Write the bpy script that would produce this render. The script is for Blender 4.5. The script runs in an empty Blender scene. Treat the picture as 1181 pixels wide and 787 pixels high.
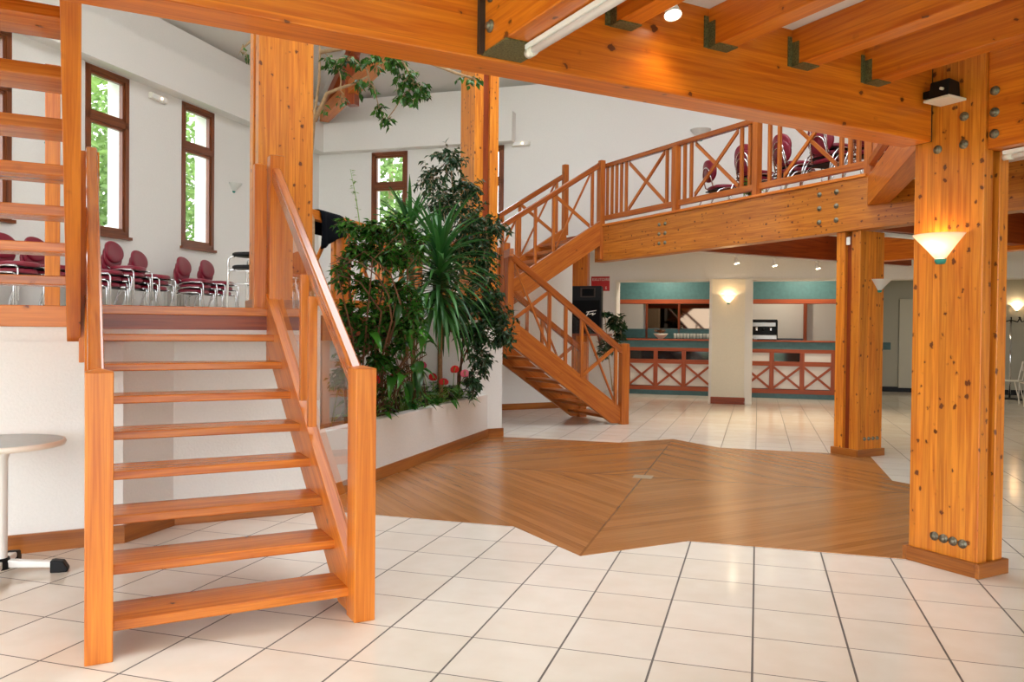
import bpy, bmesh, math, random
from mathutils import Vector, Matrix
random.seed(7)
R = random.Random(11)
scene = bpy.context.scene
COL = scene.collection
PI = math.pi

# ------------------------------------------------------------------ frames
T = 0.40                                   # floor tile
YAW = 0.29505
E1 = Vector((math.cos(YAW), -math.sin(YAW), 0)); E2 = Vector((math.sin(YAW), math.cos(YAW), 0))
D1 = (E1 + E2).normalized(); D2 = (E2 - E1).normalized()
O = Vector((1.25, 7.62, 0)); Z = Vector((0, 0, 1))
def frame(o, ax, ay):
    return lambda x, y, z=0.0: o + ax * x + ay * y + Z * z
GR = frame(O, E1, E2)                      # grid of the tiles, origin in the middle of the parquet star
DG = frame(O, D1, D2)                      # turned by 45 degrees
MI = frame(O, -D2, -D1)                    # DG mirrored (the far staircase)
W0 = frame(Vector((0, 0, 0)), Vector((1, 0, 0)), Vector((0, 1, 0)))
def ab(i, j): return ((i + j) / math.sqrt(2), (j - i) / math.sqrt(2))
def tile_uv(p):
    d = p
    ti = (d.x * math.cos(YAW) - d.y * math.sin(YAW)) / T + 0.0095
    tj = (d.x * math.sin(YAW) + d.y * math.cos(YAW)) / T - 7.4976
    return (ti, tj, 0)

# ------------------------------------------------------------------ mesh builder
WL = {}
class MB:
    def __init__(s):
        s.v = []; s.f = []; s.g = []; s.m = []; s.sm = []
    def add(s, vs, fs, gs=None, mi=0, smooth=False):
        n = len(s.v)
        s.v += [Vector(v) for v in vs]
        if gs is None:
            r = R.random() * 9
            gs = [(v[0] + r, v[1], v[2]) for v in vs]
        s.g += [tuple(g) for g in gs]
        for f in fs:
            s.f.append([n + k for k in f]); s.m.append(mi); s.sm.append(smooth)
        return s
    def hexa(s, F, x0, x1, y0, y1, z0, z1, grain='z', mi=0, lam='y'):
        c = [(x, y, z) for z in (z0, z1) for y in (y0, y1) for x in (x0, x1)]
        r = [R.random() * 20 for _ in range(3)]
        ax = {'x': 0, 'y': 1, 'z': 2}
        g = ax[grain]; w = ax[lam] if lam != grain else (g + 1) % 3
        t = 3 - g - w
        gs = [(q[g] + r[0], q[t] + r[1], q[w] + r[2]) for q in c]
        s.add([F(*q) for q in c], [(0, 2, 3, 1), (4, 5, 7, 6), (0, 1, 5, 4), (2, 6, 7, 3), (0, 4, 6, 2), (1, 3, 7, 5)], gs, mi)
        return s
    def prism(s, F, poly, x0, x1, plane='yz', gdir=None, mi=0, smooth=False):
        """polygon in a local plane, swept along the remaining axis"""
        n = len(poly)
        def P(q, e):
            if plane == 'yz': return F(e, q[0], q[1])
            if plane == 'xz': return F(q[0], e, q[1])
            return F(q[0], q[1], e)
        if gdir is None: gdir = (1, 0)
        l = math.hypot(*gdir); gu = (gdir[0] / l, gdir[1] / l)
        r = [R.random() * 20 for _ in range(3)]
        vs = []; gs = []
        for e in (x0, x1):
            for q in poly:
                vs.append(P(q, e))
                gs.append((q[0] * gu[0] + q[1] * gu[1] + r[0], e + r[1], -q[0] * gu[1] + q[1] * gu[0] + r[2]))
        fs = [tuple(range(n))[::-1], tuple(range(n, 2 * n))]
        fs += [(k, (k + 1) % n, n + (k + 1) % n, n + k) for k in range(n)]
        s.add(vs, fs, gs, mi, smooth)
        return s
    def bar(s, F, x0, x1, yA, zA, yB, zB, h, mi=0):
        """sloping bar with plumb ends, in the local yz plane"""
        return s.prism(F, [(yA, zA), (yB, zB), (yB, zB + h), (yA, zA + h)], x0, x1, 'yz', (yB - yA, zB - zA), mi)
    def beam(s, p0, p1, w, h, up=Z, mi=0):
        p0 = Vector(p0); p1 = Vector(p1); u = (p1 - p0); L = u.length; u = u / L
        side = u.cross(up).normalized(); upv = side.cross(u)
        vs = []; gs = []; r = [R.random() * 20 for _ in range(3)]
        for k in (0, L):
            for a in (-w / 2, w / 2):
                for b in (-h / 2, h / 2):
                    vs.append(p0 + u * k + side * a + upv * b); gs.append((k + r[0], a + r[1], b + r[2]))
        s.add(vs, [(0, 1, 3, 2), (4, 6, 7, 5), (0, 4, 5, 1), (2, 3, 7, 6), (0, 2, 6, 4), (1, 5, 7, 3)], gs, mi)
        return s
    def tube(s, pts, r, n=8, mi=0, cap=True):
        pts = [Vector(p) for p in pts]; m = len(pts)
        rr = r if isinstance(r, (list, tuple)) else [r] * m
        prev = None; vs = []; gs = []; L = 0; ro = R.random() * 9
        for k, p in enumerate(pts):
            t = (pts[min(k + 1, m - 1)] - pts[max(k - 1, 0)]).normalized()
            if prev is None:
                a = t.cross(Z) if abs(t.z) < .9 else t.cross(Vector((1, 0, 0)))
            else:
                a = prev - t * prev.dot(t)
            a.normalize(); prev = a; b = t.cross(a)
            if k: L += (p - pts[k - 1]).length
            for q in range(n):
                th = 2 * PI * q / n
                vs.append(p + (a * math.cos(th) + b * math.sin(th)) * rr[k]); gs.append((L + ro, math.cos(th) * rr[k], math.sin(th) * rr[k]))
        fs = [(k * n + q, k * n + (q + 1) % n, (k + 1) * n + (q + 1) % n, (k + 1) * n + q) for k in range(m - 1) for q in range(n)]
        s.add(vs, fs, gs, mi, True)
        if cap:
            n0 = len(s.v) - m * n
            s.f += [[n0 + q for q in range(n)][::-1], [n0 + (m - 1) * n + q for q in range(n)]]; s.m += [mi, mi]; s.sm += [False, False]
        return s
    def lathe(s, c, prof, n=20, ax=Z, ref=None, a0=0, a1=2 * PI, mi=0, smooth=True):
        c = Vector(c); ax = Vector(ax).normalized()
        x = Vector(ref) if ref is not None else (ax.cross(Vector((0, 1, 0))) if abs(ax.y) < .9 else ax.cross(Vector((1, 0, 0))))
        x.normalize(); y = ax.cross(x)
        full = abs(a1 - a0 - 2 * PI) < 1e-6; m = n if full else n + 1
        vs = []; fs = []
        for (r, h) in prof:
            for q in range(m):
                th = a0 + (a1 - a0) * q / n
                vs.append(c + ax * h + (x * math.cos(th) + y * math.sin(th)) * r)
        for k in range(len(prof) - 1):
            for q in range(n):
                q1 = (q + 1) % m
                fs.append((k * m + q, k * m + q1, (k + 1) * m + q1, (k + 1) * m + q))
        s.add(vs, fs, None, mi, smooth)
        return s
    def pad(s, F, rx, ry, t, n=28, e=2.4, crown=0.35, mi=0):
        """upholstered pad: superellipse outline in local xy, thickness along local z, rounded rim"""
        rings = []
        lay = [(0.0, -t / 2), (.9, -t / 2), (.98, -t * .3), (1, 0), (.97, t * .32), (.88, t * .5), (.55, t * (.5 + crown * .6)), (.25, t * (.5 + crown * .9)), (0.0, t * (.5 + crown))]
        vs = []; fs = []
        for (k, z) in lay:
            ring = []
            for q in range(n):
                th = 2 * PI * q / n; c, sn = math.cos(th), math.sin(th)
                px = rx * k * math.copysign(abs(c) ** (2 / e), c); py = ry * k * math.copysign(abs(sn) ** (2 / e), sn)
                ring.append(F(px, py, z))
            vs += ring
        for k in range(len(lay) - 1):
            for q in range(n):
                fs.append((k * n + q, k * n + (q + 1) % n, (k + 1) * n + (q + 1) % n, (k + 1) * n + q))
        s.add(vs, fs, None, mi, True)
        return s
    def build(s, name, mats, parent=None, bevel=0, weld=False, loc=None, subs=0):
        me = bpy.data.meshes.new(name)
        if parent is not None: off = WL[parent.name_full]
        elif loc is not None: off = Vector(loc)
        else:
            lo = Vector([min(v[k] for v in s.v) for k in range(3)]); hi = Vector([max(v[k] for v in s.v) for k in range(3)])
            off = Vector(((lo.x + hi.x) / 2, (lo.y + hi.y) / 2, lo.z))
        me.from_pydata([v - off for v in s.v], [], s.f)
        at = me.attributes.new('gc', 'FLOAT_VECTOR', 'POINT')
        at.data.foreach_set('vector', [c for g in s.g for c in g])
        me.polygons.foreach_set('material_index', s.m)
        me.polygons.foreach_set('use_smooth', s.sm)
        bm = bmesh.new(); bm.from_mesh(me)
        if weld: bmesh.ops.remove_doubles(bm, verts=bm.verts, dist=1e-5)
        bmesh.ops.recalc_face_normals(bm, faces=bm.faces)
        bm.to_mesh(me); bm.free()
        for m in (mats if isinstance(mats, (list, tuple)) else [mats]): me.materials.append(m)
        o = bpy.data.objects.new(name, me); COL.objects.link(o)
        if parent is not None: o.parent = parent
        else: o.location = off
        WL[o.name_full] = off
        if bevel:
            b = o.modifiers.new('edge', 'BEVEL'); b.width = bevel; b.segments = 2; b.limit_method = 'ANGLE'; b.angle_limit = .7
        if subs:
            b = o.modifiers.new('smooth', 'SUBSURF'); b.levels = b.render_levels = subs
        return o

def tag(o, label, cat, group=None, kind=None):
    o['label'] = label; o['category'] = cat
    if group: o['group'] = group
    if kind: o['kind'] = kind
    return o
def thing(name, loc, label, cat, group=None, kind=None):
    o = bpy.data.objects.new(name, None); COL.objects.link(o); o.location = loc
    o.empty_display_size = .1
    WL[o.name_full] = Vector(loc)
    return tag(o, label, cat, group, kind)
def struct(o):
    o['kind'] = 'structure'; return o
def kids(o): return [c for c in bpy.data.objects if c.parent == o]
def copy_tree(o, parent=None):
    c = o.copy(); COL.objects.link(c)
    if parent is not None: c.parent = parent
    WL[c.name_full] = WL.get(o.name_full, Vector())
    for ch in kids_cache(o): copy_tree(ch, c)
    return c
_kc = {}
def kids_cache(o):
    if o.name_full not in _kc: _kc[o.name_full] = kids(o)
    return _kc[o.name_full]
def dup(root, loc, rz, label=None, group=None, cat=None):
    c = copy_tree(root); c.location = loc; c.rotation_euler = (0, 0, rz)
    if label: c['label'] = label
    if group: c['group'] = group
    return c

# ------------------------------------------------------------------ materials
def newmat(name):
    m = bpy.data.materials.new(name); m.use_nodes = True
    nt = m.node_tree; b = nt.nodes['Principled BSDF']
    return m, nt, b
def N(nt, t, **kw):
    n = nt.nodes.new(t)
    for k, v in kw.items(): setattr(n, k, v)
    return n
def math_n(nt, op, a, b=None, c=None):
    n = N(nt, 'ShaderNodeMath', operation=op)
    for k, v in enumerate((a, b, c)):
        if v is None: continue
        if isinstance(v, (int, float)): n.inputs[k].default_value = v
        else: nt.links.new(v, n.inputs[k])
    return n.outputs[0]
def mixc(nt, fac, a, b, mode='MIX'):
    n = N(nt, 'ShaderNodeMix', data_type='RGBA', blend_type=mode)
    for k, v in ((0, fac), (6, a), (7, b)):
        if isinstance(v, (int, float)): n.inputs[k].default_value = v
        elif isinstance(v, tuple): n.inputs[k].default_value = (*v, 1)[:4]
        else: nt.links.new(v, n.inputs[k])
    return n.outputs[2]
def ramp(nt, fac, stops):
    n = N(nt, 'ShaderNodeValToRGB'); e = n.color_ramp.elements
    while len(e) < len(stops): e.new(.5)
    for k, (p, c) in enumerate(stops):
        e[k].position = p; e[k].color = (*c, 1)[:4] if isinstance(c, tuple) else (c, c, c, 1)
    nt.links.new(fac, n.inputs[0]); return n.outputs[0]
def plain(name, col, rough=.5, metal=0, spec=.5, noise=0, nscale=30, coat=0, bump=0):
    m, nt, b = newmat(name)
    b.inputs['Base Color'].default_value = (*col, 1); b.inputs['Roughness'].default_value = rough
    b.inputs['Metallic'].default_value = metal; b.inputs['Specular IOR Level'].default_value = spec
    b.inputs['Coat Weight'].default_value = coat
    if noise or bump:
        at = N(nt, 'ShaderNodeAttribute', attribute_name='gc')
        nz = N(nt, 'ShaderNodeTexNoise'); nz.inputs['Scale'].default_value = nscale; nz.inputs['Detail'].default_value = 5
        nt.links.new(at.outputs['Vector'], nz.inputs['Vector'])
        if noise:
            d = tuple(max(0, c * (1 - noise)) for c in col); l = tuple(min(1, c * (1 + noise)) for c in col)
            nt.links.new(ramp(nt, nz.outputs['Fac'], [(.3, d), (.7, l)]), b.inputs['Base Color'])
        if bump:
            bp = N(nt, 'ShaderNodeBump'); bp.inputs['Strength'].default_value = bump; bp.inputs['Distance'].default_value = .01
            nt.links.new(nz.outputs['Fac'], bp.inputs['Height']); nt.links.new(bp.outputs[0], b.inputs['Normal'])
    return m
def wood(name, light, mid, knot=(.10, .022, .006), lam=.045, lamvar=.10, knots=10., kmin=.55, rough=.34, grain=1.0, coat=.15):
    """pine / glulam: streaked grain along gc.x, board seams across gc.z, knots"""
    m, nt, b = newmat(name); L = nt.links.new
    at = N(nt, 'ShaderNodeAttribute', attribute_name='gc')
    sp = N(nt, 'ShaderNodeSeparateXYZ'); L(at.outputs['Vector'], sp.inputs[0])
    u, v, w = sp.outputs
    def comb(a, bb, c):
        n = N(nt, 'ShaderNodeCombineXYZ')
        for k, q in enumerate((a, bb, c)):
            if isinstance(q, (int, float)): n.inputs[k].default_value = q
            else: L(q, n.inputs[k])
        return n.outputs[0]
    if lam:
        li = math_n(nt, 'FLOOR', math_n(nt, 'DIVIDE', w, lam))
        wn = N(nt, 'ShaderNodeTexWhiteNoise', noise_dimensions='1D'); L(li, wn.inputs['W'])
        lrand = wn.outputs['Value']
    else:
        lrand = None
    off = math_n(nt, 'MULTIPLY', lrand, 7.0) if lam else 0.0
    # long soft grain
    g1 = N(nt, 'ShaderNodeTexNoise'); g1.inputs['Scale'].default_value = 1; g1.inputs['Detail'].default_value = 3; g1.inputs['Distortion'].default_value = .8
    L(comb(math_n(nt, 'ADD', math_n(nt, 'MULTIPLY', u, 1.6 * grain), off), math_n(nt, 'MULTIPLY', v, 34 * grain), math_n(nt, 'MULTIPLY', w, 34 * grain)), g1.inputs['Vector'])
    g2 = N(nt, 'ShaderNodeTexNoise'); g2.inputs['Scale'].default_value = 1; g2.inputs['Detail'].default_value = 4; g2.inputs['Distortion'].default_value = .2
    L(comb(math_n(nt, 'MULTIPLY', u, 3.5), math_n(nt, 'MULTIPLY', v, 150), math_n(nt, 'MULTIPLY', w, 150)), g2.inputs['Vector'])
    gf = math_n(nt, 'ADD', math_n(nt, 'MULTIPLY', g1.outputs['Fac'], .7), math_n(nt, 'MULTIPLY', g2.outputs['Fac'], .3))
    col = ramp(nt, gf, [(.36, mid), (.62, light)])
    if lam:
        br = math_n(nt, 'ADD', math_n(nt, 'MULTIPLY', lrand, 2 * lamvar), 1 - lamvar)
        hs = N(nt, 'ShaderNodeHueSaturation'); L(br, hs.inputs['Value']); L(col, hs.inputs['Color']); col = hs.outputs[0]
        fr = math_n(nt, 'FRACT', math_n(nt, 'DIVIDE', w, lam))
        seam = math_n(nt, 'LESS_THAN', fr, .03)
        col = mixc(nt, math_n(nt, 'MULTIPLY', seam, .22), col, tuple(c * .5 for c in mid))
    if knots:
        vo = N(nt, 'ShaderNodeTexVoronoi'); vo.inputs['Scale'].default_value = knots
        wob = N(nt, 'ShaderNodeTexNoise'); wob.inputs['Scale'].default_value = 55; L(at.outputs['Vector'], wob.inputs['Vector'])
        wv = N(nt, 'ShaderNodeVectorMath', operation='MULTIPLY_ADD'); L(wob.outputs['Color'], wv.inputs[0]); wv.inputs[1].default_value = (.022, .022, .022)
        L(comb(math_n(nt, 'MULTIPLY', u, .75), v, w), wv.inputs[2]); L(wv.outputs[0], vo.inputs['Vector'])
        cs = N(nt, 'ShaderNodeSeparateColor'); L(vo.outputs['Color'], cs.inputs[0])
        size = math_n(nt, 'MULTIPLY', math_n(nt, 'SUBTRACT', cs.outputs[0], kmin), .30)
        d = math_n(nt, 'SUBTRACT', vo.outputs['Distance'], size)
        halo = ramp(nt, math_n(nt, 'MULTIPLY', d, 4.0), [(0.0, 1.0), (.55, 0.0)])
        core = ramp(nt, math_n(nt, 'MULTIPLY', d, 12.0), [(0.0, 1.0), (.3, 0.0)])
        ok = math_n(nt, 'GREATER_THAN', size, .01)
        col = mixc(nt, math_n(nt, 'MULTIPLY', math_n(nt, 'MULTIPLY', halo, ok), .38), col, tuple(c * .5 for c in mid))
        col = mixc(nt, math_n(nt, 'MULTIPLY', math_n(nt, 'MULTIPLY', core, ok), .88), col, knot)
    L(col, b.inputs['Base Color'])
    b.inputs['Roughness'].default_value = rough; b.inputs['Specular IOR Level'].default_value = .4
    b.inputs['Coat Weight'].default_value = coat; b.inputs['Coat Roughness'].default_value = .2
    return m

M = {}
M['glulam'] = wood('glulam_pine', (.72, .255, .024), (.48, .12, .008), knots=19, kmin=.20, lamvar=.13)
M['beam'] = wood('beam_pine', (.70, .205, .012), (.50, .105, .005), knots=11, kmin=.46, lam=.14, lamvar=.08)
M['galbeam'] = wood('gallery_beam_pine', (.58, .205, .022), (.36, .095, .008), knots=19, kmin=.24, lam=.10, lamvar=.08)
M['stair'] = wood('stair_pine', (.70, .225, .024), (.48, .11, .008), knots=8, kmin=.62, lam=0, grain=.7)
M['tread'] = wood('tread_pine', (.62, .195, .022), (.40, .09, .008), knots=8, kmin=.62, lam=.09, lamvar=.14, rough=.25)
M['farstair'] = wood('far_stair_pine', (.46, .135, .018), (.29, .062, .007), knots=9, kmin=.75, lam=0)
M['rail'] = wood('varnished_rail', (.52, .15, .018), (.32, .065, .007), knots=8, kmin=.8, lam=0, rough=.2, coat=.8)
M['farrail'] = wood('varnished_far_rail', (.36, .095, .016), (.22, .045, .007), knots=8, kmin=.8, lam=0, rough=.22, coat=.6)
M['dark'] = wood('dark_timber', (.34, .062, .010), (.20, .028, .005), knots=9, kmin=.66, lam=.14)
M['skirt'] = wood('skirting_oak', (.40, .13, .020), (.22, .062, .009), knots=0, lam=0, grain=.5)
M['redtrim'] = wood('red_stained_wood', (.34, .068, .014), (.22, .034, .008), knots=0, lam=0, rough=.5, coat=0)
M['winframe'] = wood('window_frame_wood', (.22, .060, .016), (.12, .028, .008), knots=0, lam=0)
M['wall'] = plain('white_render', (.76, .74, .71), .85, noise=.02, nscale=60, bump=.25)
M['wall_lamplit'] = plain('lamplit_wall_tone', (.78, .72, .58), .85, noise=.02, nscale=40)  # white wall with warm lamplight put into its colour
M['ceil'] = plain('white_ceiling', (.72, .70, .67), .9)
M['greywall'] = plain('grey_green_wall', (.40, .385, .32), .8)
M['doorgrey'] = plain('grey_door_paint', (.50, .48, .40), .6)
M['steel'] = plain('bolt_steel', (.20, .18, .13), .45, .8, noise=.3, nscale=80)
M['bracket'] = plain('olive_bracket', (.13, .12, .05), .6, .3, noise=.5, nscale=120)
M['darkplate'] = plain('dark_steel_plate', (.06, .04, .03), .5, .5)
M['chrome'] = plain('chrome', (.75, .75, .77), .12, 1)
M['burgundy'] = plain('burgundy_vinyl', (.22, .009, .028), .38, spec=.5)
M['black'] = plain('black_plastic', (.005, .005, .006), .5, spec=.25)
M['blackcloth'] = plain('black_cloth', (.004, .005, .008), .95, spec=.1)
M['grille'] = plain('speaker_grille', (.006, .006, .007), .9, spec=.1)
M['white'] = plain('white_enamel', (.82, .82, .80), .35)
M['plastic'] = plain('offwhite_plastic', (.74, .70, .62), .4)
M['tablegrey'] = plain('grey_laminate', (.42, .50, .50), .3, noise=.05)
M['teal'] = plain('teal_laminate', (.052, .138, .148), .5, noise=.12, nscale=14)
M['tealcap'] = plain('teal_cap', (.02, .26, .22), .35)
M['signred'] = plain('red_sign', (.50, .015, .018), .45)
M['whitepaint'] = plain('white_letter', (.85, .82, .76), .5)
M['trackwhite'] = plain('white_track', (.85, .85, .83), .35)
M['soil'] = plain('soil', (.03, .02, .013), .95, noise=.5)
M['bark'] = plain('ficus_bark', (.40, .27, .15), .8, noise=.25, nscale=40)
M['twig'] = plain('brown_twig', (.13, .05, .016), .75, noise=.3, nscale=50)
M['cane'] = plain('yucca_cane', (.26, .13, .055), .85, noise=.4, nscale=60)
M['bar_black'] = plain('black_worktop', (.012, .012, .013), .25)
M['panelwhite'] = plain('white_bar_panel', (.66, .62, .58), .55)
M['radiator'] = plain('radiator_enamel', (.72, .70, .66), .4)
M['grass'] = plain('lawn', (.10, .22, .04), .9, noise=.4, nscale=4)
M['terracotta'] = plain('pale_pot', (.55, .52, .46), .6)

def leafmat(name, c0, c1, rough=.35, tr=.25):
    m, nt, b = newmat(name); L = nt.links.new
    at = N(nt, 'ShaderNodeAttribute', attribute_name='gc')
    sp = N(nt, 'ShaderNodeSeparateXYZ'); L(at.outputs['Vector'], sp.inputs[0])
    col = ramp(nt, sp.outputs[0], [(0, c0), (1, c1)])
    L(col, b.inputs['Base Color']); b.inputs['Roughness'].default_value = rough
    b.inputs['Specular IOR Level'].default_value = .5
    t = N(nt, 'ShaderNodeBsdfTranslucent'); L(col, t.inputs[0])
    mx = N(nt, 'ShaderNodeMixShader'); mx.inputs[0].default_value = tr
    L(b.outputs[0], mx.inputs[1]); L(t.outputs[0], mx.inputs[2])
    L(mx.outputs[0], nt.nodes['Material Output'].inputs[0])
    return m
M['ficus'] = leafmat('ficus_leaf', (.012, .052, .008), (.065, .21, .024), .26)
M['ficusdark'] = leafmat('dark_ficus_leaf', (.008, .034, .012), (.028, .085, .024))
M['yucca'] = leafmat('yucca_leaf', (.015, .075, .020), (.06, .21, .04))
M['broad'] = leafmat('broad_leaf', (.010, .055, .010), (.07, .26, .03), .2)
M['light'] = leafmat('pale_green_leaf', (.10, .22, .03), (.22, .36, .06))
M['flower'] = leafmat('red_spathe', (.55, .012, .02), (.75, .05, .045), .25, .1)
M['pinkfl'] = leafmat('pink_spathe', (.55, .06, .12), (.7, .12, .18), .25, .1)
M['tree'] = leafmat('garden_leaf', (.10, .20, .045), (.24, .38, .10), .6, .4)

def glassmat(name, rough=0.0, tint=(1, 1, 1)):
    m, nt, b = newmat(name); L = nt.links.new
    tr = N(nt, 'ShaderNodeBsdfTransparent'); tr.inputs[0].default_value = (*tint, 1)
    gl = N(nt, 'ShaderNodeBsdfGlossy'); gl.inputs['Roughness'].default_value = rough
    fr = N(nt, 'ShaderNodeFresnel'); fr.inputs[0].default_value = 1.5
    ge = N(nt, 'ShaderNodeNewGeometry')
    fac = math_n(nt, 'MULTIPLY', fr.outputs[0], math_n(nt, 'SUBTRACT', 1.0, ge.outputs['Backfacing']))
    fac = math_n(nt, 'MULTIPLY', fac, 1.6)
    mx = N(nt, 'ShaderNodeMixShader'); L(fac, mx.inputs[0]); L(tr.outputs[0], mx.inputs[1]); L(gl.outputs[0], mx.inputs[2])
    L(mx.outputs[0], nt.nodes['Material Output'].inputs[0])
    return m
M['glass'] = glassmat('clear_glass')
M['mirror'] = plain('mirror', (.13, .09, .06), .03, 1)
M['steelbody'] = plain('brushed_steel', (.30, .28, .26), .3, 1)
M['darkglass'] = plain('dark_glass', (.01, .01, .012), .06, 0, .6)

def emit(name, col, st):
    m, nt, b = newmat(name)
    b.inputs['Base Color'].default_value = (.8, .78, .7, 1)
    b.inputs['Emission Color'].default_value = (*col, 1); b.inputs['Emission Strength'].default_value = st
    return m
M['lampglow'] = leafmat('lit_lamp_glass', (.85, .80, .72), (.85, .80, .72), .5, .6)
M['bulb'] = emit('halogen_bulb', (1, .85, .6), 9)
M['exitglow'] = emit('pilot_lamp', (1, .6, .3), 4)
M['frost'] = plain('frosted_glass', (.78, .78, .74), .45)
M['frost'].node_tree.nodes['Principled BSDF'].inputs['Transmission Weight'].default_value = .3

def tilemat():
    m, nt, b = newmat('floor_tile'); L = nt.links.new
    at = N(nt, 'ShaderNodeAttribute', attribute_name='gc')
    sp = N(nt, 'ShaderNodeSeparateXYZ'); L(at.outputs['Vector'], sp.inputs[0])
    def edge(q, w):
        return math_n(nt, 'LESS_THAN', math_n(nt, 'ABSOLUTE', math_n(nt, 'SUBTRACT', math_n(nt, 'FRACT', math_n(nt, 'ADD', q, .5)), .5)), w)
    g = math_n(nt, 'MAXIMUM', edge(sp.outputs[0], .0115), edge(sp.outputs[1], .008))
    fl = N(nt, 'ShaderNodeVectorMath', operation='FLOOR'); L(at.outputs['Vector'], fl.inputs[0])
    wn = N(nt, 'ShaderNodeTexWhiteNoise'); L(fl.outputs[0], wn.inputs['Vector'])
    nz = N(nt, 'ShaderNodeTexNoise'); nz.inputs['Scale'].default_value = 2.2; nz.inputs['Detail'].default_value = 5
    L(at.outputs['Vector'], nz.inputs['Vector'])
    f = math_n(nt, 'ADD', math_n(nt, 'MULTIPLY', wn.outputs['Value'], .3), math_n(nt, 'MULTIPLY', nz.outputs['Fac'], .7))
    col = ramp(nt, f, [(.3, (.77, .705, .61)), (.75, (.84, .795, .72))])
    col = mixc(nt, g, col, (.11, .095, .085))
    L(col, b.inputs['Base Color'])
    L(math_n(nt, 'ADD', math_n(nt, 'MULTIPLY', g, .5), .13), b.inputs['Roughness'])
    bp = N(nt, 'ShaderNodeBump'); bp.inputs['Strength'].default_value = .3; bp.inputs['Distance'].default_value = .003; bp.invert = True
    L(g, bp.inputs['Height']); L(bp.outputs[0], b.inputs['Normal'])
    return m
M['tile'] = tilemat()
def parquetmat():
    m, nt, b = newmat('parquet'); L = nt.links.new
    at = N(nt, 'ShaderNodeAttribute', attribute_name='gc')
    sp = N(nt, 'ShaderNodeSeparateXYZ'); L(at.outputs['Vector'], sp.inputs[0])
    i, j = sp.outputs[0], sp.outputs[1]
    ai = math_n(nt, 'ABSOLUTE', i); aj = math_n(nt, 'ABSOLUTE', j)
    mm = math_n(nt, 'ADD', ai, aj); uu = math_n(nt, 'SUBTRACT', ai, aj)
    q = math_n(nt, 'ADD', math_n(nt, 'MULTIPLY', math_n(nt, 'SIGN', i), 13), math_n(nt, 'MULTIPLY', math_n(nt, 'SIGN', j), 29))
    bw = .105
    bi = math_n(nt, 'FLOOR', math_n(nt, 'DIVIDE', mm, bw))
    wn = N(nt, 'ShaderNodeTexWhiteNoise', noise_dimensions='1D'); L(math_n(nt, 'ADD', bi, q), wn.inputs['W'])
    cb = N(nt, 'ShaderNodeCombineXYZ'); L(math_n(nt, 'MULTIPLY', uu, 1.3), cb.inputs[0]); L(math_n(nt, 'MULTIPLY', mm, 70), cb.inputs[1]); L(q, cb.inputs[2])
    n1 = N(nt, 'ShaderNodeTexNoise'); n1.inputs['Scale'].default_value = 1; n1.inputs['Detail'].default_value = 5; L(cb.outputs[0], n1.inputs['Vector'])
    n2 = N(nt, 'ShaderNodeTexNoise'); n2.inputs['Scale'].default_value = .9; n2.inputs['Detail'].default_value = 3; L(at.outputs['Vector'], n2.inputs['Vector'])
    f = math_n(nt, 'ADD', math_n(nt, 'MULTIPLY', n1.outputs['Fac'], .75), math_n(nt, 'MULTIPLY', wn.outputs['Value'], .25))
    col = ramp(nt, f, [(.25, (.27, .105, .030)), (.5, (.37, .155, .046)), (.75, (.44, .195, .065))])
    worn = ramp(nt, n2.outputs['Fac'], [(.5, 0.0), (.72, 1.0)])
    col = mixc(nt, math_n(nt, 'MULTIPLY', worn, .4), col, (.40, .215, .095))
    line = math_n(nt, 'LESS_THAN', math_n(nt, 'FRACT', math_n(nt, 'DIVIDE', mm, bw)), .035)
    ax = math_n(nt, 'LESS_THAN', math_n(nt, 'MINIMUM', ai, aj), .008)
    col = mixc(nt, math_n(nt, 'MULTIPLY', math_n(nt, 'MAXIMUM', line, ax), .42), col, (.10, .035, .012))
    col = mixc(nt, math_n(nt, 'LESS_THAN', math_n(nt, 'MAXIMUM', ai, aj), .09), col, (.40, .30, .20))
    L(col, b.inputs['Base Color']); b.inputs['Roughness'].default_value = .24
    return m
M['parquet'] = parquetmat()
# ================================================================== SETTING
def flat(name, F, poly, z0, z1, mat, uvf=None):
    mb = MB(); n = len(poly); vs = []; gs = []
    for z in (z0, z1):
        for q in poly:
            p = F(q[0], q[1], z); vs.append(p); gs.append(uvf(p, q) if uvf else (p.x, p.y, p.z))
    mb.add(vs, [tuple(range(n))[::-1], tuple(range(n, 2 * n))] + [(k, (k + 1) % n, n + (k + 1) % n, n + k) for k in range(n)], gs)
    return struct(mb.build(name, mat))
def wall_holes(name, F, u0, u1, z0, z1, t0, t1, holes, mat, along='x'):
    us = sorted(set([u0, u1] + [h[k] for h in holes for k in (0, 1)])); zs = sorted(set([z0, z1] + [h[k] for h in holes for k in (2, 3)]))
    mb = MB()
    for a, b in zip(us, us[1:]):
        run = None
        for c, d in list(zip(zs, zs[1:])) + [(None, None)]:
            solid = c is not None and not any(h[0] <= (a + b) / 2 <= h[1] and h[2] <= (c + d) / 2 <= h[3] for h in holes)
            if solid: run = [run[0], d] if run else [c, d]
            elif run:
                if along == 'x': mb.hexa(F, a, b, t0, t1, run[0], run[1])
                else: mb.hexa(F, t0, t1, a, b, run[0], run[1])
                run = None
    return struct(mb.build(name, mat))

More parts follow.
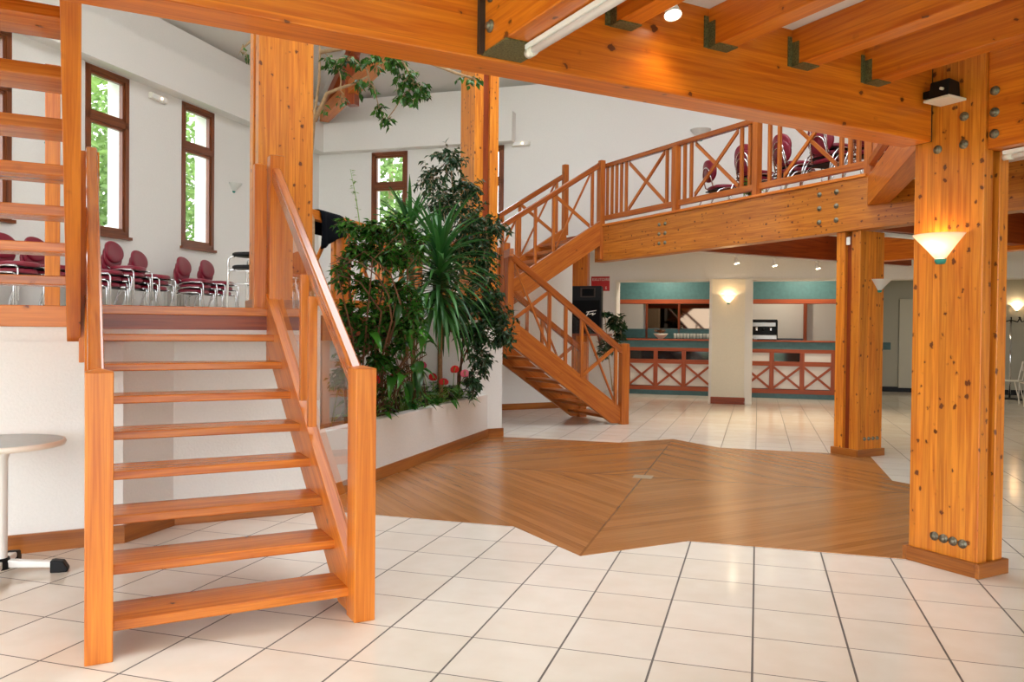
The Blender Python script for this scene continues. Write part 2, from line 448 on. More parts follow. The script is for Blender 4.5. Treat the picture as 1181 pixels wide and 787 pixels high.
flat('floor', GR, [(-8.8, -12), (10.4, -12), (10.4, 14), (-8.8, 14)], -.2, 0, M['tile'], lambda p, q: tile_uv(p))
S = 2.24; bh = .58
star = []
for k in range(4):
    c, s = math.cos(k * PI / 2), math.sin(k * PI / 2)
    for (x, y) in ((S, -S), (S, -.6), (S + bh, 0), (S, .6)): star.append((c * x - s * y, s * x + c * y))
flat('floor_parquet', GR, star, 0, .005, M['parquet'], lambda p, q: (q[0], q[1], 0))
flat('ground', GR, [(-45, -45), (40, -45), (40, 50), (-45, 50)], -.45, -.25, M['grass'])

WZ = (2.76, 5.22); WT = 6.42
wl = [(-2.30, -1.45), (-.23, .62), (1.84, 2.69), (3.90, 4.75)]; wb = [(-7.10, -6.25), (-4.92, -4.07)]
wall_holes('wall_left', GR, -12, 8.8, 0, WT, -8.8, -8.4, [(a, b, *WZ) for a, b in wl], M['wall'], 'y')
OP = [(-1.685, .12, 0, 2.37), (.92, 2.78, 0, 2.37), (3.1, 8.2, 0, 2.37)]
wall_holes('wall_back', GR, -8.4, 10, 0, WT, 8.4, 8.8, [(a, b, *WZ) for a, b in wb] + OP, M['wall'])
wall_holes('wall_right', GR, -12, 14, 0, WT, 10, 10.4, [], M['wall'], 'y')
# bulkhead band above the windows
mb = MB(); mb.hexa(GR, -8.4, -8.15, -12, 8.4, 5.24, 5.86); struct(mb.build('trim_1', M['wall']))
mb = MB(); mb.hexa(GR, -8.15, -3.83, 8.15, 8.4, 5.24, 5.86); struct(mb.build('trim_2', M['wall']))

def window(n, F, u0, u1, along):
    """fixed timber window set near the room side of the thick wall, transom above the middle"""
    def B(mb, a, b, c, d, t0, t1, mi=0, gr='z'):
        if along == 'y': mb.hexa(F, t0, t1, a, b, c, d, gr, mi)
        else: mb.hexa(F, a, b, t0, t1, c, d, gr, mi)
    T0, T1 = (-8.49, -8.385) if along == 'y' else (8.385, 8.49)
    z0, z1 = WZ; zt = 4.48
    o = struct(thing(f'window_{n}', F(-8.4, (u0 + u1) / 2, z0) if along == 'y' else F((u0 + u1) / 2, 8.4, z0), '', 'window'))
    del o['label']; del o['category']
    mb = MB(); w = .075; ug = 'y' if along == 'y' else 'x'
    B(mb, u0, u0 + w, z0, z1, T0, T1); B(mb, u1 - w, u1, z0, z1, T0, T1)
    B(mb, u0, u1, z0, z0 + w, T0, T1, 0, ug); B(mb, u0, u1, z1 - w, z1, T0, T1, 0, ug); B(mb, u0, u1, zt - .05, zt + .05, T0, T1, 0, ug)
    mb.build('frame', M['winframe'], o)
    mb = MB()
    for (c, d) in ((z0 + w, zt - .05), (zt + .05, z1 - w)):
        B(mb, u0 + w, u0 + w + .045, c, d, T0 + .02, T1 - .02); B(mb, u1 - w - .045, u1 - w, c, d, T0 + .02, T1 - .02)
        B(mb, u0 + w, u1 - w, c, c + .045, T0 + .02, T1 - .02, 0, ug); B(mb, u0 + w, u1 - w, d - .045, d, T0 + .02, T1 - .02, 0, ug)
    mb.build('sash', M['winframe'], o)
    mb = MB(); B(mb, u0 + .11, u1 - .11, z0 + .11, z1 - .11, (T0 + T1) / 2 - .004, (T0 + T1) / 2 + .004); mb.build('glass', M['glass'], o)
    mb = MB()
    if along == 'y': B(mb, u0 - .03, u1 + .03, z0 - .045, z0, -8.42, -8.34, 0, 'y')
    else: B(mb, u0 - .03, u1 + .03, z0 - .045, z0, 8.34, 8.42, 0, 'x')
    mb.build('sill', M['winframe'], o)
for k, (a, b) in enumerate(wl): window(k + 1, GR, a, b, 'y')
for k, (a, b) in enumerate(wb): window(k + 5, GR, a, b, 'x')

# ceiling: four white slopes up to an unseen opening, left to let sky light in
mb = MB(); o_ = [(-8.8, -12), (10.4, -12), (10.4, 8.8), (-8.8, 8.8)]; i_ = [(-2.6, -3.2), (3.6, -3.2), (3.6, 2.6), (-2.6, 2.6)]
for k in range(4):
    q = [(*o_[k], WT), (*o_[(k + 1) % 4], WT), (*i_[(k + 1) % 4], 8.6), (*i_[k], 8.6)]
    mb.add([GR(*p) for p in q] + [GR(p[0], p[1], p[2] + .15) for p in q], [(0, 1, 2, 3), (7, 6, 5, 4), (0, 4, 5, 1), (1, 5, 6, 2), (2, 6, 7, 3), (3, 7, 4, 0)])
struct(mb.build('ceiling', M['ceil']))

# raised floor (half a storey up) and its retaining walls
ZR = 1.50
jb = math.sqrt(2)
raised = [(-12.3, -.42), (-3.3, -.42), (-3.3, -.1), (-3.1, -.1), (-3.1, 1.14), (-1.14, 3.1), (.1, 3.1), (.1, 3.3), (.42, 3.3), (.42, 11.4), (0, 11.88)]
raised += [ab(-8.4, 8.4)]
flat('floor_raised', DG, raised, 1.488, ZR, M['tile'], lambda p, q: tile_uv(p))
flat('floor_slab', DG, raised, 1.28, 1.488, M['wall'])
def chain(name, pts, z0, z1, th, mat, side=1):
    mb = MB(); n = len(pts)
    nr = []
    for k in range(n):
        a = Vector(pts[max(k - 1, 0)]); b = Vector(pts[k]); c = Vector(pts[min(k + 1, n - 1)])
        d1 = (b - a).normalized() if k else (c - b).normalized(); d2 = (c - b).normalized() if k < n - 1 else d1
        n1 = Vector((-d1.y, d1.x)); n2 = Vector((-d2.y, d2.x)); m = (n1 + n2).normalized(); m = m / max(.3, m.dot(n1)); nr.append(b + m * th * side)
    for k in range(n - 1):
        A, B, C, D = pts[k], pts[k + 1], nr[k + 1], nr[k]
        L = (Vector(B) - Vector(A)).length; r = R.random() * 9
        vs = [DG(*q, z) for z in (z0, z1) for q in (A, B, C, D)]; gs = [(u + r, v, z) for z in (z0, z1) for u, v in ((0, 0), (L, 0), (L, th), (0, th))]
        mb.add(vs, [(0, 3, 2, 1), (4, 5, 6, 7), (0, 1, 5, 4), (1, 2, 6, 5), (2, 3, 7, 6), (3, 0, 4, 7)], gs)
    return struct(mb.build(name, mat))
c1 = [(-12, -.45), (-4.45, -.45), (-4.12, -.1), (-3.1, -.1), (-3.1, 1.14)]
c2 = [(-3.1, 1.14), (-1.14, 3.1)]
c3 = [(-1.14, 3.1), (.1, 3.1), (.1, 4.12), (.45, 4.45), (.45, 6.1), (2.95, 6.1)]
chain('wall_landing', c1, 0, 1.28, .15, M['wall']); chain('wall_planter', c2, 0, 1.28, .15, M['wall'])
chain('wall_stairwell', c3[:4] + [(.45, 6.1)], 0, 1.28, .15, M['wall']); chain('wall_understair', [(.45, 6.1), (3.05, 6.1)], 0, 2.95, .15, M['wall'])
chain('baseboard_landing', c1[:4], 0, .115, .018, M['skirt'], -1)
chain('baseboard_stairwell', [(-.14, 3.1), (.1, 3.1), (.1, 4.12), (.45, 4.45), (.45, 6.1), (3.0, 6.1)], .005, .115, .018, M['skirt'], -1)
# timber edge boards of the raised floor
mb = MB(); mb.hexa(DG, -12, -4.73, -.45, -.42, 1.37, ZR, 'x', 0, 'z'); struct(mb.build('trim_3', M['stair'], bevel=.004))
mb = MB(); mb.hexa(DG, -4.73, -3.30, -.45, -.42, 1.455, ZR + .012, 'x', 0, 'z'); struct(mb.build('trim_4', M['tread'], bevel=.004))
mb = MB(); mb.hexa(DG, -4.73, -3.30, -.425, -.41, 1.36, 1.455, 'x', 0, 'z'); struct(mb.build('trim_9', M['dark']))
mb = MB(); mb.hexa(MI, -11, -3.3, -.45, -.42, 1.30, ZR, 'x', 0, 'z'); mb.hexa(DG, .12, .45, 3.27, 3.3, 1.27, ZR, 'x', 0, 'z'); mb.hexa(DG, .10, .125, 3.13, 3.3, 1.27, ZR, 'y', 0, 'z'); struct(mb.build('trim_5', M['farstair'], bevel=.004))
mb = MB(); mb.prism(DG, [(-3.1, 1.14), (-1.14, 3.1), (-1.11, 3.07), (-3.07, 1.11)], 1.26, ZR, 'xy', (1, 1)); struct(mb.build('trim_6', M['dark']))

# mezzanine slab over the entrance side and the bar side
mez = [(-8.5, -3.05), (.26, -3.05), (3.05, -.26), (3.05, 8.75), (12.7, -1.06), (12.7, -1.3), (4.0, -10), (-8.5, -10)]
def slab(name, z0, z1, mat): return flat(name, DG, mez, z0, z1, mat)
slab('floor_mezzanine', 3.0, 3.06, M['dark']); slab('ceiling_mezzanine', 2.97, 3.0, M['ceil'])

# bar rooms behind the wall openings
mb = MB(); mb.hexa(GR, -3.2, 2.9, 12.2, 12.35, 0, 2.9); mb.hexa(GR, -3.35, -3.2, 8.8, 12.2, 0, 2.9); mb.hexa(GR, 2.78, 2.9, 8.8, 12.2, 0, 2.9)
struct(mb.build('wall_bar', M['greywall_l'] if 'greywall_l' in M else M['panelwhite']))
mb = MB(); mb.hexa(GR, 2.9, 10, 13.4, 13.6, 0, 2.9); mb.hexa(GR, 2.9, 3.0, 8.8, 13.4, 0, 2.9); struct(mb.build('wall_cloakroom', M['greywall']))
flat('ceiling_bar', GR, [(-3.35, 8.8), (10, 8.8), (10, 13.6), (-3.35, 13.6)], 2.9, 3.0, M['ceil'])
# pier skirting and opening trims
mb = MB(); mb.hexa(GR, .16, .80, 8.37, 8.4, 0, .13, 'x'); struct(mb.build('baseboard_pier', M['redtrim']))
mb = MB()
for (a, b, _, zt) in OP[:2]:
    mb.hexa(GR, a - .03, a, 8.375, 8.44, 0, zt + .03); mb.hexa(GR, b, b + .05 if b < 1 else b + .03, 8.375, 8.44, 0, zt + .03); mb.hexa(GR, a, b, 8.375, 8.44, zt, zt + .03)
mb.hexa(GR, .78, .89, 8.37, 8.44, 0, 2.4)
struct(mb.build('trim_7', M['plastic']))
mb = MB(); mb.hexa(GR, .17, .78, 8.392, 8.4, .13, 2.40); struct(mb.build('wall_pier_lamplit', M['wall_lamplit']))  # sheet added on the pier, its colour carries the wall lamp's warm light

# ================================================================== TIMBER FRAME
def bolt(parent, p, nrm, r=.026):
    mb = MB(); mb.lathe(p, [(0, .022), (r * .55, .022), (r * .6, .012), (r * .62, .010), (r, .009), (r, 0)], 12, nrm)
    return mb.build('bolt', M['steel'], parent)
def column(name, label, a0, a1, b0, b1, z0, z1, groove, plinth=True):
    """two glulam planks with a recessed filler between; groove = axis across which they are doubled"""
    o = thing(name, DG((a0 + a1) / 2, (b0 + b1) / 2, z0), label, 'column', 'doubled glulam columns', 'thing')
    if groove == 'a':
        w = (a1 - a0); p1 = a0 + w * .36; p2 = a1 - w * .36
        pl = [(a0, p1, b0, b1), (p2, a1, b0, b1)]; fl = (p1, p2, b0 + .05, b1 - .05); lam = 'y'
    else:
        w = (b1 - b0); p1 = b0 + w * .36; p2 = b1 - w * .36
        pl = [(a0, a1, b0, p1), (a0, a1, p2, b1)]; fl = (a0 + .05, a1 - .05, p1, p2); lam = 'x'
    for q in pl:
        mb = MB(); mb.hexa(DG, *q, z0, z1, 'z', 0, lam); mb.build('plank', M['glulam'], o, bevel=.005)
    mb = MB(); mb.hexa(DG, *fl, z0, z1 - .04, 'z', 0, lam); mb.build('filler', M['dark'], o)
    if plinth:
        mb = MB(); e = .025
        mb.hexa(DG, a0 - e, a1 + e, b0 - e, b0, z0, z0 + .085, 'x'); mb.hexa(DG, a0 - e, a1 + e, b1, b1 + e, z0, z0 + .085, 'x')
        mb.hexa(DG, a0 - e, a0, b0, b1, z0, z0 + .085, 'y'); mb.hexa(DG, a1, a1 + e, b0, b1, z0, z0 + .085, 'y')
        mb.build('plinth', M['skirt'], o, bevel=.004)
    return o
K1 = (-.215, .02, -3.36, -2.93)
col1 = column('timber_column', 'large knotty pine column with a lit wall lamp, by the tiled entrance floor', *K1, .0, 2.97, 'a')
for k in range(4): bolt(col1, DG(K1[0], -3.10 - .058 * k, .18 - .002 * k), -D1)
for (b, z) in ((-3.24, 2.63), (-3.08, 2.47), (-3.24, 2.47)): bolt(col1, DG(K1[0], b, z), -D1)
K2 = (2.92, 3.32, -.04, .28)
col2 = column('timber_column', 'pine column with an unlit lamp, under the upper gallery beside the bar', *K2, .0, 2.52, 'b')
for k in range(4): bolt(col2, DG(3.03 + .07 * k, K2[2], .20), -D2, .022)
K3 = (-3.55, -3.15, -.04, .30)
col3 = column('timber_column', 'tall pine column rising beside the top of the near stairs', *K3, ZR, 6.6, 'b')
K4 = (-.30, .04, 3.15, 3.58)
col4 = column('timber_column', 'tall pine column behind the planter plants, left of the far stairs', *K4, ZR, 6.6, 'a')

def timber(name, label, mat, cat='beam', group=None):
    return None
# main beam across the picture
mainb = thing('timber_beam', DG(-3.2, -2.95, 2.52), 'long heavy pine beam crossing overhead to the column with lit lamp', 'beam', None, 'thing')
mb = MB(); mb.hexa(DG, -8.5, -.235, -3.05, -2.86, 2.52, 3.09, 'x', 0, 'z'); mb.build('beam', M['beam'], mainb, bevel=.006)
mb = MB(); mb.hexa(DG, -.235, -.215, -3.04, -2.90, 2.525, 2.97); mb.build('end_plate', M['darkplate'], mainb)
mb = MB(); mb.hexa(DG, -3.225, -3.2, -3.075, -3.05, 2.535, 2.97); mb.build('steel_plate', M['darkplate'], mainb)
# beam on the gallery edge
galb = thing('timber_beam', DG(2.95, 2, 2.52), 'long pine beam carrying the edge of the upper gallery', 'beam', None, 'thing')
mb = MB(); mb.hexa(DG, 2.86, 3.05, -2.86, 5.12, 2.52, 3.09, 'y', 0, 'z'); mb.build('beam', M['galbeam'], galb, bevel=.005)
mb = MB(); mb.hexa(DG, 2.835, 3.05, -.15, 5.12, 3.09, 3.125, 'y'); mb.build('capping', M['stair'], galb, bevel=.004)
for (b, dz) in [(b, z) for b in (.24, .48) for z in (2.66, 2.82, 2.98)]: bolt(galb, DG(2.86, b, dz), -D1, .03)
for (b, dz) in [(b, z) for b in (3.28, 3.42) for z in (2.68, 2.82, 2.96)]: bolt(galb, DG(2.86, b, dz), -D1, .028)
diag = MB(); diag.prism(DG, [(2.86, -.166), (2.86, -.45), (.45, -2.86), (.166, -2.86)], 2.77, 3.09, 'xy', (1, 1))
tag(diag.build('timber_beam', M['beam'], bevel=.005), 'short pine beam cutting the corner between the gallery beam and overhead beam', 'beam', None, 'thing')
# beam and joists over the entrance
j0 = thing('timber_beam', DG(-3.11, -5.5, 2.54), 'bolted pine beam with a white tube light underneath, coming forward overhead', 'beam', None, 'thing')
mb = MB(); mb.hexa(DG, -3.2, -3.02, -9.5, -3.05, 2.54, 2.97, 'y', 0, 'z'); mb.build('beam', M['beam'], j0, bevel=.006)
for z in (2.63, 2.755, 2.88): bolt(j0, DG(-3.2, -3.13, z), -D1, .026)
mb = MB(); mb.hexa(DG, -3.205, -3.015, -3.27, -3.05, 2.532, 2.54); mb.build('seat_plate', M['bracket'], j0)
lab = ['pine ceiling joist nearest the bolted beam', 'pine ceiling joist second from the bolted beam', 'pine ceiling joist second from the lamp column', 'pine ceiling joist nearest the lamp column']
for k, a in enumerate((-2.55, -1.965, -1.395, -.83)):
    j = thing('ceiling_joist', DG(a + .055, -6, 2.78), lab[k] + ', hung on the overhead beam', 'joist', 'joists over the entrance', 'thing')
    mb = MB(); mb.hexa(DG, a, a + .115, -9.5, -3.05, 2.78, 2.97, 'y', 0, 'z'); mb.build('timber', M['beam'], j, bevel=.005)
    mb = MB()
    mb.hexa(DG, a - .004, a, -3.10, -3.05, 2.776, 2.90); mb.hexa(DG, a + .115, a + .119, -3.115, -3.05, 2.776, 2.93); mb.hexa(DG, a - .004, a + .119, -3.13, -3.05, 2.774, 2.78)
    mb.hexa(DG, a - .03, a - .004, -3.056, -3.05, 2.776, 2.93); mb.build('joist_hanger', M['bracket'], j)
j5 = thing('timber_beam', DG(-.09, -6, 2.42), 'pine beam with bolts and white tube light, right of the lamp column top', 'beam', None, 'thing')
mb = MB(); mb.hexa(DG, -.19, .01, -9.5, -3.36, 2.42, 2.97, 'y', 0, 'z'); mb.build('beam', M['beam'], j5, bevel=.006)
for z in (2.50, 2.62, 2.74): bolt(j5, DG(-.19, -3.40, z), -D1, .026)
# beams under the gallery
gl = ['dark pine beam under the gallery, carrying the row of small spotlights', 'pine beam under the gallery running back from the bar column', 'pine beam under the gallery on the far right']
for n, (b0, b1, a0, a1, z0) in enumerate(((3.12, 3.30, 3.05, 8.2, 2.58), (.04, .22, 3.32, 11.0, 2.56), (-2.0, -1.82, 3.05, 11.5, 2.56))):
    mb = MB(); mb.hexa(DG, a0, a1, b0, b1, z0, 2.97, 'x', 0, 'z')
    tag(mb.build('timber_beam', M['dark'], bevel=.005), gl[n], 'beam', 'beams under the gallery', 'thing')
mb = MB(); mb.hexa(DG, 6.2, 6.4, -7.4, 3.0, 2.5, 2.97, 'y', 0, 'z'); tag(mb.build('timber_beam', M['beam'], bevel=.005), 'pine cross beam far back under the gallery, seen right of the lamp column', 'beam', 'beams under the gallery', 'thing')
# roof truss in the far corner
tr = thing('roof_truss', GR(-8.1, 8.1, 5.88), 'dark timber roof truss rising from the far upper corner', 'truss', None, 'thing')
mb = MB(); mb.beam(GR(-8.12, 8.12, 6.02), GR(-4.2, 4.2, 6.20), .2, .26); mb.build('tie_beam', M['beam'], tr)
mb = MB(); mb.beam(GR(-8.1, 8.1, 6.1), GR(-5.6, 5.6, 7.25), .2, .2); mb.build('rafter', M['dark'], tr)
mb = MB(); mb.hexa(GR, -6.75, -6.55, 6.55, 6.75, 5.75, 7.0); mb.build('hanger_post', M['dark'], tr)

# ================================================================== STAIRS
def zL(y): return .14 + (.17 / .245) * (y + 2.38)
def zU(y): return 1.67 - (.17 / .27) * (y + .41)
def bal_bay(o, F, x0, x1, yA, yB, zb, zt, mat, xs=True, nb=2, X=None, t=.035):
    """one balustrade bay along local y: balusters near both ends and a cross between, or plain balusters"""
    xm = (x0 + x1) / 2; d = 1 if yB > yA else -1
    ys = []
    if X:
        ya, yb = X
        for (p, q) in (((ya, zb(ya)), (yb, zt(yb) - .06)), ((ya, zt(ya) - .06), (yb, zb(yb)))):
            mb = MB(); off = .012 if q[1] > p[1] else -.012
            mb.bar(F, xm - t * .35 + off * .5, xm + t * .35 + off * .5, p[0], p[1], q[0], q[1], .06); mb.build('cross_brace', mat, o)
def baluster(o, F, x0, x1, y, w, z0, z1, mat):
    mb = MB(); mb.hexa(F, x0, x1, y - w / 2, y + w / 2, z0, z1); mb.build('baluster', mat, o, bevel=.003)
def newel(o, F, x0, x1, y0, y1, z0, z1, mat):
    mb = MB(); mb.hexa(F, x0, x1, y0, y1, z0, z1)
    xm, ym = (x0 + x1) / 2, (y0 + y1) / 2
    vs = [F(x0, y0, z1), F(x1, y0, z1), F(x1, y1, z1), F(x0, y1, z1), F(xm, ym, z1 + .014)]
    mb.add(vs, [(0, 1, 4), (1, 2, 4), (2, 3, 4), (3, 0, 4)])
    return mb.build('newel_post', mat, o, bevel=.004)

def staircase(label, F, ms, mt, mr, far, dx=0.0):
    o = thing('staircase', F(-4.1, -1.5, 0), label, 'stairs')
    # newels
    newel(o, F, -4.675, -4.57, -2.465, -2.345, 0, 1.19, ms)
    newel(o, F, -3.56, -3.46, -2.48, -2.35, 0, 1.19, ms)
    newel(o, F, -3.55, -3.45, -.46, -.36, 1.12, 2.56, ms)
    newel(o, F, -4.70, -4.59, -.46, -.36, 1.15, 2.46, ms)
    newel(o, F, -3.64, -3.56, -.40, -.33, 1.50, 2.50, ms)
    # stringers of the lower flight
    for x0, x1 in ((-3.56, -3.495), (-4.67, -4.62)):
        mb = MB(); y0, y1 = -2.35, -.40
        top = lambda y: zL(y) + .10
        zb0 = -(.26 - .694 * 0)  # floor cut
        yc = y0 + (.36 - top(y0)) / .694
        poly = [(y0, .02), (yc, .02), (y1, top(y1) - .36), (y1, top(y1)), (y0, top(y0))]
        mb.prism(F, poly, x0, x1, 'yz', (1, .694)); mb.build('stringer', ms, o, bevel=.003)
    for k in range(8):
        mb = MB(); y = -2.38 + .245 * k; z = .14 + .17 * k
        mb.hexa(F, -4.62 if k else -4.57, -3.55, y, y + .275, z - .044, z, 'x', 0, 'y'); mb.build('tread', mt, o, bevel=.006)
    # hand rails of the lower flight
    for x0, x1 in ((-3.535, -3.475), (-4.665, -4.60)):
        mb = MB(); yA, yB = (-2.36, -.42)
        h = .115
        mb.bar(F, x0, x1, yA, zL(yA) + .885, yB, zL(yB) + .885, h); mb.build('handrail', mr, o, bevel=.012)
    zt = lambda y: zL(y) + .90; zb = lambda y: zL(y) + .09
    def flight_bal(x0, x1, zb, zt, ya, yb, mat, cross=True):
        L = yb - ya
        if not cross:
            for y in (-1.42, -1.61): baluster(o, F, -3.568, -3.522, y, .045, zL(y) + .15, zt(y) - .02, mat)
        for f in ((.05, .36, .5, .64, .95) if cross else ()):
            y = ya + L * f; baluster(o, F, x0, x1, y, .045, zb(y) - .02, zt(y), mat)
        if cross:
            for fa, fb in ((.07, .345), (.655, .93)): bal_bay(o, F, x0, x1, ya, yb, zb, zt, mat, X=(ya + L * fa, ya + L * fb))
    flight_bal(-3.525, -3.485, zb, zt, -2.36, -.42, mt if far else ms, cross=far)
    flight_bal(-4.655, -4.615, zb, zt, -2.36, -.42, mt if far else ms)
    # glass under the rail
    for (x, segs) in ((-3.505 if not far else -3.537, ((-2.34, -1.53), (-1.49, -1.36), (-1.33, -.47))), (-4.605, ((-2.34, -.47),))):
        for (ya, yb) in segs:
            mb = MB(); mb.bar(F, x - .004, x + .004, ya, zb(ya) + .01, yb, zb(yb) + .01, .78); mb.build('glass_panel', M['glass'], o)
    # upper flight
    for x0, x1 in ((-4.81 + dx, -4.735 + dx), (-5.93, -5.86)):
        mb = MB(); yA, yB = -.42, -2.855
        mb.prism(F, [(yA, zU(yA) - .40), (yB, min(2.98, zU(yB) - .40)), (yB, zU(yB)), (yA, zU(yA))], x0, x1, 'yz', (1, -.63)); mb.build('stringer', ms, o, bevel=.003)
    for k in range(8):
        mb = MB(); y = -.41 - .27 * k; z = 1.67 + .17 * k
        mb.hexa(F, -5.86, -4.81 + dx, y - .28, y, z - .055, z, 'x', 0, 'y'); mb.build('tread', mt, o, bevel=.005)
    zt2 = lambda y: zU(y) + .90; zb2 = lambda y: zU(y) + .0
    for x0, x1 in ((-4.80 + dx, -4.745 + dx), (-5.925, -5.865)):
        if not far and x0 > -5: pass
        mb = MB(); mb.bar(F, x0, x1, -.42, zU(-.42) + .87, -2.78, zU(-2.78) + .87, .10); mb.build('handrail', mr, o, bevel=.01)
        L = -2.36; ya = -.42
        for f in (.05, .36, .5, .64, .95):
            y = ya + L * f; baluster(o, F, x0 + .008, x1 - .008, y, .045, zb2(y), zt2(y), mt if far else ms)
        for fa, fb in ((.07, .345), (.655, .93)): bal_bay(o, F, x0 + .008, x1 - .008, 0, 1, zb2, zt2, mt if far else ms, X=(ya + L * fa, ya + L * fb))
    newel(o, F, -4.82, -4.73, -2.95 + .06, -2.80, 2.55, 4.17, ms)
    newel(o, F, -5.95, -5.86, -2.89, -2.80, 3.06, 4.3, ms)
    return o
s1 = staircase('open-tread pine staircase with glass panels climbing on the near side', DG, M['stair'], M['tread'], M['rail'], False, .045)
MIF = lambda x, y, z=0: MI(x - .14, y, z)
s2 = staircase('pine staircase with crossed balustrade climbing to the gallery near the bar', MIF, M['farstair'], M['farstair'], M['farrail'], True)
# posts on the near landing
mb = MB(); mb.hexa(DG, -4.93, -4.83, .92, 1.02, ZR, 3.35); tag(mb.build('landing_post', M['stair'], bevel=.004), 'pale pine post standing on the landing behind the near upper flight', 'post')
mb = MB(); mb.hexa(MI, -3.98, -3.86, .35, .45, ZR, 2.9)

# gallery balustrade
gb = thing('balustrade', DG(2.93, 2.5, 3.06), 'pine balustrade with crossed panels along the upper gallery, red chairs behind', 'balustrade')
def gbox(name, a0, a1, b0, b1, z0, z1, g='z', bev=.004):
    mb = MB(); mb.hexa(DG, a0, a1, b0, b1, z0, z1, g); return mb.build(name, M['farstair'], gb, bevel=bev)
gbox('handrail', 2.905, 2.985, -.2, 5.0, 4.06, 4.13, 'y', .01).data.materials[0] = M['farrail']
gbox('bottom_rail', 2.915, 2.975, -.2, 5.0, 3.20, 3.28, 'y')
PB = (-.15, 1.53, 3.11, 5.05)
for b in PB: gbox('post', 2.87, 2.96, b - .045, b + .045, 3.0 if b < 5 else 2.6, 4.06 if b < 5 else 4.17)
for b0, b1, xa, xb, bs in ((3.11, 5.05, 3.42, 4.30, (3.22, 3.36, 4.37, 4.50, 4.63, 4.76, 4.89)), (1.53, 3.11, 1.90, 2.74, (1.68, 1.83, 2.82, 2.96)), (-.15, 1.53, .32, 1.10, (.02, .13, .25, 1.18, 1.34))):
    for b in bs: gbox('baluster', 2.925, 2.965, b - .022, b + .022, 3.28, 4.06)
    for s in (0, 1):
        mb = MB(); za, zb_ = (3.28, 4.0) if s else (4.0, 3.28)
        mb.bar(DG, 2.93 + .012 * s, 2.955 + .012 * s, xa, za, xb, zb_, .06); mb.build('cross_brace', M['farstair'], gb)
mb = MB()
p0, p1 = DG(2.93, -.15, 4.095), DG(.2, -2.88, 4.095)
mb.beam(p0, p1, .08, .07); mb.build('handrail', M['farstair'], gb)
mb = MB(); mb.beam(p0 - Z * .85, p1 - Z * .85, .06, .08); mb.build('bottom_rail', M['farstair'], gb)
for k in range(1, 12):
    p = p0.lerp(p1, k / 12); mb = MB(); mb.hexa(frame(p - Z * .85, E1, E2), -.02, .02, -.02, .02, 0, .82); mb.build('baluster', M['farstair'], gb)

# balustrade of the raised floor behind the plants
rb = thing('balustrade', GR(-3.08, 0, ZR), 'pine balustrade with crossed panels on the raised floor behind the plants', 'balustrade')
def rbox(name, j0, j1, z0, z1, g='z', w=.06):
    mb = MB(); mb.hexa(GR, -3.12 - w / 2, -3.12 + w / 2, j0, j1, z0, z1, g); return mb.build(name, M['stair'], rb, bevel=.004)
rbox('handrail', -1.15, 1.85, 2.43, 2.52, 'y', .09); rbox('bottom_rail', -1.15, 1.85, 1.60, 1.68, 'y')
for j in (-1.13, -.15, .85, 1.83): rbox('post', j - .045, j + .045, ZR, 2.43, 'z', .09)
for j0, j1 in ((-1.13, -.15), (-.15, .85), (.85, 1.83)):
    for f in (.16, .84): y = j0 + (j1 - j0) * f; rbox('baluster', y - .022, y + .022, 1.68, 2.43, 'z', .04)
    for s in (0, 1):
        mb = MB(); za, zb_ = (1.68, 2.37) if s else (2.37, 1.68)
        mb.bar(GR, -3.135 + .014 * s, -3.115 + .014 * s, j0 + .22, za, j1 - .22, zb_, .06); mb.build('cross_brace', M['stair'], rb)
# landing guard beside the far column
lg = thing('balustrade', MI(-3.6, -.2, ZR), 'short pine guard rail between the far stairs and the planter column', 'balustrade')
mb = MB(); mb.beam(MI(-3.62, -.40, 2.40), MI(-3.25, -.30, 2.40), .06, .1); mb.build('handrail', M['farstair'], lg)
for f in (.3, .6): mb = MB(); p = MI(-3.62, -.40, 0).lerp(MI(-3.25, -.30, 0), f); mb.hexa(frame(p, D1, D2), -.022, .022, -.022, .022, ZR, 2.36); mb.build('baluster', M['farstair'], lg)
# ================================================================== BAR
CJ = 10.2
bar = thing('bar_counter', GR(0, CJ, 0), 'teal bar counter with red crossed panels standing behind the two wall openings', 'bar counter')
def bb(name, i0, i1, j0, j1, z0, z1, mat, g='x', bev=.003):
    mb = MB(); mb.hexa(GR, i0, i1, j0, j1, z0, z1, g); return mb.build(name, mat, bar, bevel=bev)
bb('worktop', -2.75, 2.70, CJ - .05, CJ + .62, 1.185, 1.215, M['redtrim'])
bb('front_band', -2.75, 2.70, CJ, CJ + .5, 1.03, 1.185, M['teal'])
bb('carcass', -2.75, 2.70, CJ + .05, CJ + .5, .1, 1.03, M['black'])
bb('white_panel', -2.75, 2.66, CJ + .02, CJ + .05, .2, .70, M['panelwhite'])
bb('plinth', -2.75, 2.70, CJ + .03, CJ + .5, 0, .10, M['teal'])
for z0, z1 in ((.955, 1.03), (.68, .775), (.10, .19)): bb('frame_rail', -2.75, 2.66, CJ - .01, CJ + .03, z0, z1, M['redtrim'])
ps = [-1.115 - 1.21, -1.115 - .605] + [-1.115 + .605 * k for k in range(7)]
for p in ps: bb('frame_post', p - .045, p + .045, CJ - .012, CJ + .03, .19, .955, M['redtrim'], 'z')
for p, q in zip(ps, ps[1:]):
    for s in (0, 1):
        mb = MB(); a, c = (p + .045, q - .045)
        z0, z1 = (.19, .62) if s else (.62, .19)
        mb.prism(GR, [(a, z0), (c, z1), (c, z1 + .06), (a, z0 + .06)], CJ - .006 - .004 * s, CJ + .02, 'xz', (c - a, z1 - z0)); mb.build('cross_brace', M['redtrim'], bar)
    lit = p > .6  # lit panes have their light put into a white colour
    bb('display_pane', p + .045, q - .045, CJ + .015, CJ + .03, .775, .955, M['panelwhite'] if (lit and p != ps[6]) else M['darkglass'], 'x', 0)
